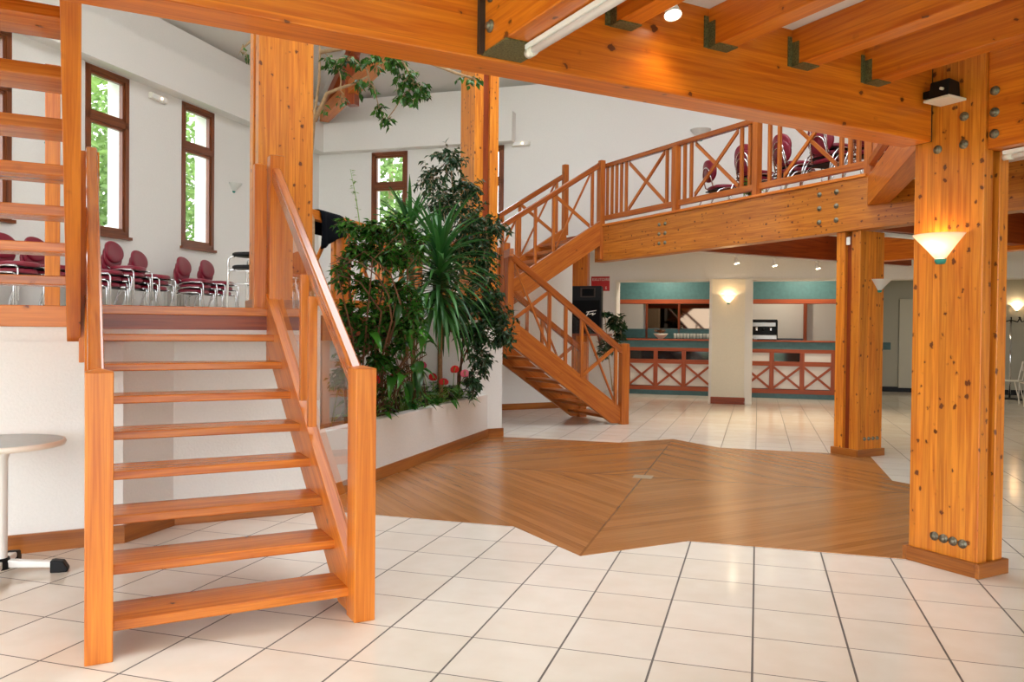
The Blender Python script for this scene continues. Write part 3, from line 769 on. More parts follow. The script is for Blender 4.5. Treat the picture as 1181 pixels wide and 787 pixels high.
cano = thing('bar_canopy', GR(0, CJ, 2.0), 'teal boarded canopy with red edge hanging over the bar counter', 'canopy')
mb = MB(); mb.hexa(GR, -3.19, 2.77, CJ, CJ + .25, 2.08, 2.9); mb.build('panel', M['teal'], cano)
mb = MB(); mb.hexa(GR, -3.19, 2.77, CJ - .02, CJ + .27, 1.99, 2.08, 'x'); mb.build('edge_trim', M['redtrim'], cano)
# back bar: cabinet with mirrors
bk = thing('back_bar', GR(-1, 12.0, 0), 'black back bar with teal splash panels and red framed mirrors behind the counter', 'back bar')
mb = MB(); mb.hexa(GR, -3.1, .85, 11.6, 12.18, 0, 1.22, 'x'); mb.build('cabinet', M['bar_black'], bk)
mb = MB(); mb.hexa(GR, -3.1, .85, 12.10, 12.18, 1.22, 1.44, 'x'); mb.build('splash_panel', M['teal'], bk)
for a, c in ((-1.55, -.82), (-.78, -.05)):
    mb = MB(); mb.hexa(GR, a, c, 12.14, 12.18, 1.46, 2.2); mb.build('mirror', M['mirror'], bk)
for a in (-1.57, -.80, -.03):
    mb = MB(); mb.hexa(GR, a - .025, a + .025, 12.10, 12.18, 1.22, 2.22); mb.build('frame_post', M['redtrim'], bk)
mb = MB(); mb.hexa(GR, -1.6, 0, 12.10, 12.18, 2.2, 2.25, 'x'); mb.build('frame_rail', M['redtrim'], bk)
mb = MB(); mb.hexa(GR, 1.0, 2.0, 11.7, 12.18, 0, 1.25, 'x'); tag(mb.build('cabinet', M['bar_black'], bevel=.004), 'low black cabinet behind the coffee machine', 'cabinet')
mb = MB(); mb.hexa(GR, 2.02, 2.09, 12.0, 12.19, 0, 2.6); tag(mb.build('door_post', M['redtrim'], bevel=.004), 'dark red upright post at the right end of the bar back wall', 'post')
# espresso machine
em = thing('coffee_machine', GR(1.13, CJ + .34, 1.216), 'chrome espresso machine on the bar counter in the right opening', 'coffee machine')
def eb(name, i0, i1, j0, j1, z0, z1, mat, bev=.006):
    mb = MB(); mb.hexa(GR, i0, i1, CJ + j0, CJ + j1, 1.216 + z0, 1.216 + z1); return mb.build(name, mat, em, bevel=bev)
eb('body', .86, 1.40, .22, .56, .10, .40, M['black']); eb('drip_tray', .86, 1.40, .08, .56, .02, .11, M['steelbody']); eb('cup_rail', .85, 1.41, .10, .57, .40, .44, M['black'])
eb('side_panel', .84, .86, .10, .57, .02, .42, M['black']); eb('side_panel', 1.40, 1.42, .10, .57, .02, .42, M['black']); eb('front_fascia', .88, 1.38, .13, .22, .29, .38, M['steelbody'])
for i in (.99, 1.14, 1.28):
    mb = MB(); c = GR(i, CJ + .17, 1.216 + .2); mb.lathe(c, [(0, 0), (.032, 0), (.034, .06), (.028, .07)], 12); mb.tube([c + Z * .03, c - E2 * .14 + Z * .02], .011); mb.build('group_head', M['chrome'] if i != 1.14 else M['black'], em)
for i in (.88, .92, 1.34, 1.38):
    mb = MB(); p = GR(i, CJ + .3, 1.216); mb.lathe(p, [(0, 0), (.014, 0), (.014, .02), (0, .02)], 8); mb.build('foot', M['black'], em)
# bowl and glasses
mb = MB(); mb.lathe(GR(-1.05, CJ + .35, 1.216), [(0, 0), (.055, 0), (.06, .012), (.12, .06), (.165, .12), (.158, .12), (.11, .06), (.05, .02), (0, .016)], 20)
tag(mb.build('bowl', M['terracotta']), 'pale round bowl on the bar counter in the left opening', 'bowl')
mb = MB(); c = GR(-1.05, CJ + .35, 1.216)
for k in range(26):
    a = R.random() * 6.28; r = R.random() * .10; p = c + Vector((math.cos(a) * r, math.sin(a) * r, .10 + R.random() * .06))
    for q in range(4):
        d = Vector((R.uniform(-1, 1), R.uniform(-1, 1), R.uniform(0, 1))).normalized() * .09; s = d.cross(Z).normalized() * .02
        mb.add([p, p + d * .5 + s, p + d, p + d * .5 - s], [(0, 1, 2, 3)], [(R.random(), 0, 0)] * 4)
tag(mb.build('dried_flowers', M['twig']), 'bunch of dark dried flowers standing in the pale bowl', 'flowers', None, 'thing')
gp = MB(); gp.lathe((0, 0, 0), [(0, 0), (.03, 0), (.032, .005), (.036, .12), (.033, .12), (.029, .01), (0, .01)], 10)
g0 = gp.build('drinking_glass', M['frost'], loc=(0, 0, 0)); tag(g0, 'upturned drinking glass in the row on the back bar, left opening', 'glass', 'glasses on the back bar')
for k in range(12):
    o = g0 if k == 0 else g0.copy()
    if k: COL.objects.link(o)
    o.location = GR(-.86 + .075 * k, 11.85 + .05 * (k % 2), 1.22)

# ================================================================== LAMPS
def sconce(p, nrm, lit, label, s=1.0):
    p = Vector(p); nrm = Vector(nrm).normalized()
    o = thing('wall_lamp', p, label, 'wall lamp', 'half-cone wall lamps')
    side = Z.cross(nrm)
    mb = MB()
    prof = [(.034 * s, -.07 * s), (.075 * s, -.02 * s), (.115 * s, .025 * s), (.155 * s, .068 * s)]
    mb.lathe(p, prof, 20, Z, side, PI, 2 * PI); 
    # direction of the half cone: towards nrm
    mb.lathe(p, [(r - .004, h) for r, h in prof], 20, Z, side, PI, 2 * PI)
    mb.build('glass_shade', M['lampglow'] if lit else M['frost'], o)
    mb = MB(); mb.lathe(p, [(0, -.105 * s), (.026 * s, -.103 * s), (.033 * s, -.09 * s), (.036 * s, -.075 * s), (.0, -.072 * s)], 16, Z, side, PI, 2 * PI); mb.build('cap', M['tealcap'], o)
    mb = MB(); mb.hexa(frame(p, side, nrm), -.025, .025, -.001, .012, -.08 * s, .03 * s); mb.build('back_plate', M['white'], o)
    if lit:
        L = bpy.data.lights.new('lamp_bulb', 'POINT'); L.energy = lit; L.color = (1, .70, .40); L.shadow_soft_size = .04
        lo = bpy.data.objects.new('lamp_bulb', L); COL.objects.link(lo); lo.location = p + nrm * .055 + Z * .03
    return o
sconce(DG(K1[0] - .001, -3.11, 1.895), -D1, .8, 'lit cone wall lamp with teal cap on the large front column')
sconce(DG(3.24, K2[2] - .001, 1.93), -D2, 0, 'unlit cone wall lamp on the column beside the bar', .85)
sconce(GR(.47, 8.391, 2.02), -E2, 1.8, 'lit cone wall lamp on the pier between the bar openings')
sconce(GR(-8.399, 5.33, 4.0), E1, 0, 'unlit cone wall lamp right of the tall windows on the left wall')
sconce(GR(-8.399, 1.17, 3.98), E1, 0, 'unlit cone wall lamp seen between the treads of the near upper flight')
sconce(GR(-.09, 8.399, 5.2), -E2, 0, 'unlit cone wall lamp high on the wall above the gallery', 1.3)
sconce(GR(6.68, 13.399, 2.0), -E2, 4, 'lit cone wall lamp in the dim cloakroom at far right', .8)
# emergency pilot lights
def pilot(p, nrm, label):
    p = Vector(p); side = Z.cross(nrm)
    o = thing('emergency_light', p, label, 'emergency light', 'emergency lights')
    F = frame(p, side, nrm)
    mb = MB(); mb.hexa(F, -.19, .19, 0, .06, -.05, .05); mb.build('housing', M['plastic'], o, bevel=.01)
    mb = MB(); mb.hexa(F, -.16, .16, .06, .07, -.035, .035); mb.build('diffuser', M['white'], o, bevel=.004)
    mb = MB(); mb.lathe(F(.04, .07, -.005), [(0, .012), (.018, .01), (.02, 0)], 10, nrm); mb.build('pilot_lamp', M['exitglow'], o)
pilot(GR(-8.399, 3.30, 5.10), E1, 'small emergency light between the two tall windows on the left wall')
pilot(GR(-3.70, 8.399, 5.22), -E2, 'small emergency light high on the back wall beside the planter column')
# tubes
def tube_light(A, B, label, r=.016):
    A = Vector(A); B = Vector(B); o = thing('tube_light', (A + B) / 2, label, 'tube light', 'white tube lights')
    u = (B - A).normalized()
    mb = MB(); mb.beam(A + Z * .024, B + Z * .024, .036, .022); mb.build('batten', M['trackwhite'], o, bevel=.003)
    mb = MB(); mb.tube([A + u * .04, B - u * .04], r, 12); mb.build('tube', M['trackwhite'], o)
    for p, q in ((A, A + u * .05), (B, B - u * .05)):
        mb = MB(); mb.tube([p, q], r + .004, 12); mb.build('end_cap', M['plastic'], o)
tube_light(DG(-3.09, -3.25, 2.50), DG(-3.09, -5.6, 2.50), 'white tube light under the bolted forward beam, top centre')
tube_light(DG(-.10, -3.40, 2.38), DG(-.10, -5.2, 2.38), 'white tube light under the beam right of the lamp column')
tube_light(DG(3.5, .13, 2.52), DG(5.6, .13, 2.52), 'white tube light under the beam behind the bar column')
# track with spots
tk = thing('light_track', DG(5, 3.2, 2.56), 'thin white spotlight track under the dark gallery beam', 'track')
mb = MB(); mb.beam(DG(2.95 + .1, 3.21, 2.568), DG(8.2, 3.21, 2.568), .035, .022); mb.build('rail', M['trackwhite'], tk)
mb = MB(); mb.beam(DG(3.05, 3.21, 2.568), DG(3.12, 3.21, 2.568), .045, .03); mb.build('end_cap', M['plastic'], tk)
def spot(p, aim, label, energy=25, track=True):
    p = Vector(p); aim = (Vector(aim) - p).normalized()
    o = thing('spotlight', p, label, 'spotlight', 'small white spotlights')
    h = p - Z * .075
    mb = MB(); mb.lathe(p, [(0, 0), (.03, 0), (.03, -.018), (0, -.018)], 12); mb.tube([p - Z * .015, h], .007); mb.build('stem', M['white'], o)
    mb = MB(); mb.lathe(h - aim * .03, [(0, 0), (.022, .002), (.026, .03), (.042, .085), (.040, .085), (.02, .03)], 16, aim); mb.build('lamp_housing', M['white'], o)
    mb = MB(); mb.lathe(h - aim * .03, [(0, .078), (.039, .080)], 16, aim); mb.build('bulb', M['bulb'], o)
    L = bpy.data.lights.new('spot_beam', 'SPOT'); L.energy = energy; L.color = (1, .80, .55); L.spot_size = 2.3; L.spot_blend = .8; L.shadow_soft_size = .03
    lo = bpy.data.objects.new('spot_beam', L); COL.objects.link(lo); lo.location = h + aim * .07
    lo.rotation_euler = aim.to_track_quat('-Z', 'Y').to_euler()
for k, (px_, lb) in enumerate(((4.18, 'small spotlight on the track nearest the gallery stairs'), (4.98, 'middle small spotlight on the white track'), (5.95, 'small spotlight on the track nearest the bar column'))):
    spot(DG(px_, 3.21, 2.557), DG(px_ + .1, 2.6, 0.5), lb, 42)
spot(DG(-2.27, -3.14, 2.968), DG(-2.5, -4.0, 0.5), 'lit spotlight on the white ceiling between the overhead joists', 4)
# floodlight beside the column
fl = thing('floodlight', DG(-.30, -3.20, 2.72), 'black halogen floodlight with pale plate at the top of the lamp column', 'floodlight')
F = frame(DG(-.30, -3.165, 2.73), D1, D2)
mb = MB(); mb.hexa(F, -.075, .085, -.085, .075, -.010, .004); mb.build('glass_plate', M['plastic'], fl, bevel=.003)
mb = MB(); mb.prism(F, [(-.055, .004), (.070, .004), (.060, .10), (-.035, .11)], -.06, .06, 'xz'); mb.build('housing', M['black'], fl, bevel=.008)
mb = MB(); mb.tube([F(-.05, -.03, .05), F(-.07, -.03, .05)], .009); mb.build('knob', M['plastic'], fl)
mb = MB(); mb.hexa(F, -.02, .02, .06, .115, .03, .07); mb.build('bracket', M['black'], fl)
mb = MB(); mb.hexa(DG, 2.905, 2.92, .09, .14, 2.37, 2.46); tag(mb.build('sensor_box', M['white'], bevel=.006), 'small white box at the top of the column beside the bar', 'sensor')

# ================================================================== SPEAKER, SIGN, POST BY THE FAR STAIRS
sp_c = GR(-2.55, 7.6, 0)
def px(x, y, Yv):
    """world point seen at a pixel of the 1181x787 frame, at depth Yv (used once, to lay things out)"""
    f = 932.6; pi_, ro = -.01345, .00985
    fw = Vector((0, math.cos(pi_), math.sin(pi_))); r = Vector((1, 0, 0)); u = r.cross(fw)
    RR = r * math.cos(ro) + u * math.sin(ro); UU = -r * math.sin(ro) + u * math.cos(ro)
    d = fw + RR * ((x - 590.5) / f) - UU * ((y - 393.5) / f)
    return Vector((0, 0, 3.443 * T)) + d * (Yv / d.y)
q = px(665, 350, 15.0); F = frame(Vector((q.x, q.y, 0)), E1, E2)
po = thing('timber_post', F(0, 0, 0), 'dark pine post behind the speaker, under the gallery end', 'post')
mb = MB(); mb.hexa(F, -.27, .20, .0, .2, 0, 2.97, 'z', 0, 'x'); mb.build('plank', M['beam'], po, bevel=.005)
q = px(676, 385, 14.6); F = frame(Vector((q.x, q.y, 0)), E1, E2); zs = q.z
spk = thing('loudspeaker', F(0, 0, zs), 'black loudspeaker with a white zigzag emblem on a wooden shelf', 'loudspeaker')
mb = MB(); mb.prism(F, [(-.28, -.05), (.28, -.05), (.24, .33), (-.24, .33)], zs, zs + .86, 'xy'); mb.build('cabinet', M['black'], spk, bevel=.012)
mb = MB(); mb.hexa(F, -.255, .255, -.066, -.052, zs + .03, zs + .60); mb.build('grille', M['grille'], spk, bevel=.004)
mb = MB()
for b in ((-.10, .17, .655, .675), (-.10, .17, .81, .825), (-.10, -.075, .655, .825), (.145, .17, .655, .825)): mb.hexa(F, b[0] - .0, b[1], -.064, -.052, zs + b[2], zs + b[3])
mb.build('horn_frame', M['darkplate'], spk)
mb = MB(); mb.hexa(F, -.075, .145, -.054, -.05, zs + .675, zs + .81); mb.build('horn', M['grille'], spk)
mb = MB()
for pts in ([(-.05, .33), (.10, .36), (.10, .373), (-.04, .345)], [(-.06, .25), (-.045, .25), (.0, .34), (-.02, .335)], [(-.045, .285), (.06, .33), (.055, .30), (.085, .325), (.09, .31), (.04, .275), (.04, .305)], [(-.075, .265), (-.06, .255), (-.03, .275), (-.035, .285)]):
    mb.prism(F, [(a * 1.25 + .07, zs + .05 + b) for a, b in pts], -.070, -.066, 'xz')
mb.build('emblem', M['whitepaint'], spk)
sh = thing('speaker_shelf', F(0, 0, zs - .04), 'wooden shelf on brackets carrying the loudspeaker', 'shelf')
mb = MB(); mb.hexa(F, -.40, .40, -.10, .42, zs - .04, zs - .001, 'x'); mb.build('board', M['redtrim'], sh, bevel=.003)
for x in (-.3, .2): mb = MB(); mb.prism(F, [(.42, zs - .04), (.0, zs - .04), (.42, zs - .35)], x, x + .03, 'yz'); mb.build('bracket', M['redtrim'], sh)
sg = thing('wall_sign', GR(-1.97, 8.398, 2.27), 'red fire safety sign with white lettering on the wall behind the speaker', 'sign')
i0 = -2.20
mb = MB(); mb.hexa(GR, i0, i0 + .37, 8.385, 8.399, 2.18, 2.47); mb.build('plate', M['signred'], sg)
def text(s, loc, size, mat, parent, name='lettering', ext=.0015):
    cu = bpy.data.curves.new(name, 'FONT'); cu.body = s; cu.size = size; cu.extrude = ext; cu.materials.append(mat); cu.space_character = 1.05
    tmp = bpy.data.objects.new(name, cu); COL.objects.link(tmp)
    bpy.context.view_layer.update()
    me = bpy.data.meshes.new_from_object(tmp.evaluated_get(bpy.context.evaluated_depsgraph_get()))
    bpy.data.objects.remove(tmp)
    o = bpy.data.objects.new(name, me); COL.objects.link(o); o.parent = parent
    o.location = Vector(loc) - WL[parent.name_full]
    o.rotation_euler = Matrix((E1, Z, -E2)).transposed().to_euler()
    return o
text('EXUTOIRE', GR(i0 + .02, 8.382, 2.385), .073, M['whitepaint'], sg)
text('E', GR(i0 + .285, 8.382, 2.215), .075, M['whitepaint'], sg)

# ================================================================== FURNITURE
def chair_proto():
    """stacking chair: round-backed, faces +x, origin on the floor under the seat"""
    o = thing('stacking_chair', (0, 0, 0), 'chair', 'chair')
    X, Y_ = Vector((1, 0, 0)), Vector((0, 1, 0))
    mb = MB(); mb.pad(frame(Vector((.01, 0, .458)), X, Y_), .22, .225, .06, 24, 2.8, .25); mb.build('seat', M['burgundy'], o)
    c = Vector((-.235, 0, .70)); ta = -.17
    bx = Vector((math.sin(ta), 0, math.cos(ta)))         # up along the back
    nz = Vector((math.cos(ta), 0, -math.sin(ta)))
    mb = MB(); G_ = lambda x, y, z: c + Y_ * x + bx * y + nz * (z - .25 * x * x + .0) * 1.0 + nz * (.9 * x * x)
    mb.pad(G_, .205, .165, .045, 24, 2.1, .2); mb.build('backrest', M['burgundy'], o)
    mb = MB(); mb.hexa(W0, -.19, .20, -.2, .2, .418, .432); mb.build('seat_pan', M['black'], o)
    for s in (-1, 1):
        y = s * .225
        mb = MB(); mb.tube([(.20, y * .98, .43), (.235, y, .41), (.245, y, .36), (.25, y, .0)], .011, 8); mb.build('leg', M['chrome'], o)
        pts = [(.20, y * .98, .43), (.05, y, .437), (-.08, y, .425)] + [(-.08 - .23 * math.sin(t), y, .425 - .425 * (1 - math.cos(t))) for t in (.35, .7, 1.05, 1.35, 1.57)]
        mb = MB(); mb.tube(pts, .011, 8); mb.build('leg', M['chrome'], o)
    mb = MB(); pts = []
    for k in range(9):
        t = PI * k / 8; pts.append((-.262 - .02 * math.sin(t), .12 * math.cos(t), .62 + .13 * math.sin(t)))
    mb.tube([(-.12, .13, .43), (-.22, .128, .47)] + pts + [(-.22, -.128, .47), (-.12, -.13, .43)], .010, 8); mb.build('back_frame', M['chrome'], o)
    return o
chair0 = chair_proto(); first = [True]
def chair(p, rz, label, group):
    if first[0]:
        first[0] = False; o = chair0; o.location = p; o.rotation_euler = (0, 0, rz); o['label'] = label; o['group'] = group; return o
    return dup(chair0, p, rz, label, group)
ANG = math.atan2(E1.y, E1.x)
stk = [(-7.8, .12, 3, 'leftmost stack, seen between treads of the near upper flight'), (-7.8, .62, 3, 'second stack from the left, behind the near upper flight'),
       (-7.8, 1.50, 3, 'stack half hidden by the near landing newel post'), (-7.8, 1.92, 4, 'tallest stack between the two tall windows'), (-7.8, 2.46, 3, 'stack with seats below the wall between the windows'),
       (-7.85, 3.52, 3, 'stack in front of the radiator'), (-7.85, 4.10, 3, 'stack nearest the tall pine column')]
pos = ['lowest', 'second', 'third', 'top']
for (i, j, n, lb) in stk:
    rz = ANG + R.uniform(-.08, .08) + .12
    for k in range(n):
        nm = 'top' if k == n - 1 else pos[k]
        p = GR(i + .02 * k, j + .012 * k, ZR + .085 * k)
        chair(p, rz, f'burgundy chrome chair, {nm} of the {lb}', 'burgundy stacked chairs on the raised floor')
gst = [(3.75, 3.05, 1, 'gallery chair nearest the gallery stairs'), (3.72, 2.35, 2, 'gallery stack behind the middle crossed panel'), (3.70, 1.62, 2, 'gallery stack behind the post right of the middle cross'),
       (3.62, .95, 3, 'gallery stack behind the crossed panel nearest the corner'), (3.62, .30, 3, 'gallery stack at the corner of the overhead beam')]
for (a, b, n, lb) in gst:
    rz = math.atan2(D1.y, D1.x) + R.uniform(-.35, .25)
    for k in range(n):
        p = DG(a, b, 3.06 + .085 * k)
        t = f'burgundy chair in the {lb}' if n == 1 else f"burgundy chair, {'top' if k == n - 1 else pos[k]} of the {lb}"
        chair(p, rz, t.replace('chair in the gallery chair', 'gallery chair'), 'burgundy chairs on the gallery')
# potted plant on the gallery
# black stools by the tall column
st = thing('stacked_stool', (0, 0, 0), 'black topped chrome stool, lower of the pair beside the tall column', 'stool', 'black stools by the column')
mb = MB(); mb.pad(frame(Vector((0, 0, .63)), Vector((1, 0, 0)), Vector((0, 1, 0))), .21, .21, .05, 20, 3, .1); mb.build('seat', M['black'], st)
for sx in (-1, 1):
    for sy in (-1, 1):
        mb = MB(); mb.tube([(sx * .12, sy * .19, .60), (sx * .185, sy * .19, .59), (sx * .20, sy * .195, .55), (sx * .215, sy * .20, 0)], .012, 8); mb.build('leg', M['chrome'], st)
for sy in (-1, 1):
    mb = MB(); mb.tube([(-.205, sy * .197, .42), (.205, sy * .197, .42)], .009); mb.build('stretcher', M['chrome'], st)
qs = px(290, 350, 10.2); st.location = Vector((qs.x, qs.y, ZR)); st.rotation_euler = (0, 0, ANG)
dup(st, Vector((qs.x, qs.y, ZR + .16)), ANG, 'black topped chrome stool, upper of the pair beside the tall column')
# radiator
ra = thing('radiator', GR(-8.33, 3.55, ZR), 'pale ribbed radiator under the tall window, behind the stacked chairs', 'radiator')
mb = MB()
for k in range(14): mb.hexa(GR, -8.38, -8.28, 3.0 + .075 * k, 3.06 + .075 * k, ZR + .12, ZR + .72)
mb.build('ribs', M['radiator'], ra, bevel=.008)
mb = MB(); mb.tube([GR(-8.33, 2.98, ZR + .2), GR(-8.33, 2.94, ZR + .2), GR(-8.33, 2.94, ZR)], .012); mb.build('pipe', M['radiator'], ra)
# bistro table at far left
tc = Vector((-2.80, 4.42, 0))
tb = thing('bistro_table', tc, 'round grey-topped bistro table with white pedestal, by the near stairs', 'table')
mb = MB(); mb.lathe(tc, [(0, .742), (.305, .742), (.313, .738)], 48); mb.build('tabletop', M['tablegrey'], tb)
mb = MB(); mb.lathe(tc, [(.305, .7425), (.317, .741), (.322, .728), (.316, .713), (.27, .705), (.05, .70), (0, .70)], 48); mb.build('edge_band', M['plastic'], tb)
mb = MB(); mb.lathe(tc, [(0, .70), (.055, .70), (.052, .68), (.040, .64), (.038, .08), (.045, .05), (0, .05)], 20); mb.build('column', M['white'], tb)
mb = MB(); mb.lathe(tc, [(0, .10), (.048, .10), (.055, .07), (.055, .04), (0, .04)], 20); mb.build('collar', M['black'], tb)
for k in range(4):
    a = .32 + k * PI / 2; d = Vector((math.cos(a), math.sin(a), 0)); s = Vector((-d.y, d.x, 0)); Fk = frame(tc, d, s)
    mb = MB(); mb.prism(Fk, [(.03, .045), (.27, .03), (.27, .062), (.03, .09)], -.025, .025, 'xz'); mb.bar
    lg_ = mb.build('foot', M['white'], tb, bevel=.008)
    mb = MB(); mb.prism(Fk, [(.25, .0), (.335, .0), (.34, .02), (.315, .062), (.27, .070), (.25, .068)], -.03, .03, 'xz'); mb.build('foot_cap', M['black'], lg_, bevel=.006)
# coat stands and light chairs in the cloakroom
for n, (i, j) in enumerate(((6.22, 12.1), (6.47, 11.8))):
    p = GR(i, j); o = thing('coat_stand', p, ['chrome coat stand under the lit cloakroom lamp', 'black coat stand in the cloakroom doorway'][n], 'coat stand')
    mb = MB(); mb.tube([p, p + Z * 1.75], .02); mb.build('pole', M['chrome'] if n == 0 else M['black'], o)
    mb = MB(); mb.lathe(p, [(0, .03), (.2, .02), (.22, 0), (0, 0)], 20); mb.build('base', M['black'], o)
    mb = MB()
    for k in range(6):
        a = k * PI / 3; d = Vector((math.cos(a), math.sin(a), 0)); mb.tube([p + Z * 1.7, p + Z * 1.66 + d * .14, p + Z * 1.76 + d * .2], .012)
    mb.build('hooks', M['black'], o)
def wire_chair(p, rz, label):
    o = thing('wire_chair', (0, 0, 0), label, 'chair', 'pale metal chairs in the cloakroom')
    for s in (-1, 1):
        mb = MB(); mb.tube([(.2, s * .2, 0), (.19, s * .2, .45), (-.18, s * .2, .45), (-.26, s * .19, .85)], .011); mb.build('side_frame', M['plastic'], o)
        mb = MB(); mb.tube([(-.22, s * .2, 0), (-.12, s * .2, .45)], .011); mb.build('leg', M['plastic'], o)
    mb = MB(); mb.hexa(W0, -.19, .2, -.2, .2, .44, .462); mb.build('seat', M['plastic'], o, bevel=.008)
    mb = MB(); mb.hexa(frame(Vector((-.25, 0, 0)), Vector((1, 0, 0)), Vector((0, 1, 0))), -.012, .012, -.19, .19, .66, .85); mb.build('backrest', M['plastic'], o, bevel=.008)
    o.location = p; o.rotation_euler = (0, 0, rz)
wire_chair(GR(5.93, 11.0), 2.4, 'pale metal chair just inside the cloakroom opening'); wire_chair(GR(6.12, 10.2), 2.8, 'pale metal chair further right in the cloakroom opening')
# cloakroom door
dr = struct(thing('door_1', GR(4.67, 13.39, 0), '', 'door')); del dr['label']; del dr['category']
mb = MB(); mb.hexa(GR, 4.22, 5.12, 13.34, 13.395, 0.1, 2.2); mb.build('leaf', M['doorgrey'], dr, bevel=.01)
mb = MB(); mb.tube([GR(5.0, 13.33, 1.15), GR(5.0, 13.29, 1.15), GR(4.88, 13.29, 1.15)], .011); mb.build('handle', M['chrome'], dr)
mb = MB(); mb.hexa(GR, 3.0, 10, 13.37, 13.4, 0, .12, 'x'); struct(mb.build('baseboard_cloakroom', M['black']))
# black cloth over the raised balustrade
mb = MB(); nx, ny = 8, 14
vs = []; j0, j1 = -.66, -.22
for k in range(ny + 1):
    t = k / ny
    for q_ in range(nx + 1):
        j = j0 + (j1 - j0) * q_ / nx + .02 * math.sin(t * 5 + q_)
        if t < .62: d = (-3.12 + .058 + .014 * math.sin(q_ * 1.7), 2.53 - (.62 - t) * (.62 - .035 * q_))
        elif t < .72: d = (-3.12 + .058 - (t - .62) * 1.16, 2.531)
        else: d = (-3.12 - .062, 2.53 - (t - .72) * .8)
        vs.append(GR(d[0], j, d[1]))
fs = [(k * (nx + 1) + q_, k * (nx + 1) + q_ + 1, (k + 1) * (nx + 1) + q_ + 1, (k + 1) * (nx + 1) + q_) for k in range(ny) for q_ in range(nx)]
mb.add(vs, fs, None, 0, True); ob = mb.build('cloth', M['blackcloth']); md = ob.modifiers.new('thick', 'SOLIDIFY'); md.thickness = .006; md.offset = 1
tag(ob, 'black cloth draped over the balustrade rail behind the plants', 'cloth')

# unseen fill lamps added to brighten the bar and cloakroom (flush in their ceilings)
def add_fill_lamp(p, energy, label, size=.16):
    p = Vector(p); o = thing('fill_lamp', p, label, 'fill lamp', 'added fill lamps in the bar and cloakroom')
    mb = MB(); mb.lathe(p, [(.05, 0), (.085, 0), (.09, -.012), (.075, -.02), (.05, -.012)], 20); mb.build('rim', M['white'], o)
    mb = MB(); mb.lathe(p, [(0, -.006), (.05, -.006), (.05, 0), (0, 0)], 20); mb.build('diffuser', M['bulb'], o)
    L = bpy.data.lights.new('fill_light', 'AREA'); L.energy = energy; L.color = (1, .86, .66); L.size = size
    lo = bpy.data.objects.new('fill_light', L); COL.objects.link(lo); lo.location = p - Z * .03
for k, (i, j, e, lb) in enumerate(((-.9, 9.5, 11, 'added unseen fill lamp before the left bar canopy'), (1.9, 9.5, 11, 'added unseen fill lamp before the right bar canopy'), (-1.0, 11.2, 6, 'added unseen fill lamp over the back bar'), (1.5, 11.2, 8, 'added unseen fill lamp over the coffee machine'), (5.0, 11.0, 9, 'added unseen fill lamp in the cloakroom'))):
    add_fill_lamp(GR(i, j, 2.9), e, lb)

mb = MB(); mb.hexa(GR, 3.0, 3.62, 10.4, 10.72, 1.05, 1.2, 'x'); tag(mb.build('wall_ledge', M['teal'], bevel=.004), 'short teal ledge on the cloakroom side wall, right of the bar column', 'ledge')
# ================================================================== PLANTS
pl = thing('planter', GR(-2.6, 0, 0), 'long white built-in planter box along the parquet edge', 'planter')
mb = MB(); mb.prism(GR, [(-2.38, -2.26), (-2.26, -2.14), (-2.26, 2.10), (-2.38, 2.02)], 0, .555, 'xy'); mb.build('front_wall', M['wall'], pl, bevel=.006)
mb = MB(); mb.prism(GR, [(-2.98, -1.5), (-2.38, -2.1), (-2.38, 2.02), (-2.98, 1.38)], .38, .45, 'xy'); mb.build('soil', M['soil'], pl)
mb = MB(); mb.hexa(GR, -2.26, -2.245, -2.14, 2.1, .006, .115, 'y'); mb.build('skirting', M['skirt'], pl)
ZS = .45

def leaf(mb, p, d, up, L, w, fold=.25, droop=.25, kind=0):
    """one folded leaf from p along d; the random gc.x sets its shade"""
    d = Vector(d).normalized(); s = d.cross(up)
    if s.length < 1e-3: s = d.cross(Vector((1, 0, 0)))
    s.normalize(); n = s.cross(d)
    r = R.random(); g = [(r, 0, 0)] * 6
    m = p + d * L * .45 - n * droop * L * .1; t = p + d * L - n * droop * L * .45
    a = p + d * L * .42 + s * w * .5 + n * fold * w * .5; b = p + d * L * .42 - s * w * .5 + n * fold * w * .5
    mb.add([p, a, t, b, m], [(0, 4, 1), (4, 2, 1), (0, 3, 4), (4, 3, 2)], g[:5])
def rdir(el0=-.3, el1=1.0):
    a = R.random() * 2 * PI; z = R.uniform(el0, el1); c = math.sqrt(max(0, 1 - min(1, abs(z)) ** 2))
    return Vector((math.cos(a) * c, math.sin(a) * c, z)).normalized()
def curve(p, q, sag=0, n=6, jit=.03):
    p = Vector(p); q = Vector(q)
    return [p.lerp(q, k / n) + Z * (sag * 4 * (k / n) * (1 - k / n)) + (Vector((R.uniform(-jit, jit), R.uniform(-jit, jit), R.uniform(-jit, jit))) if 0 < k < n else Vector()) for k in range(n + 1)]
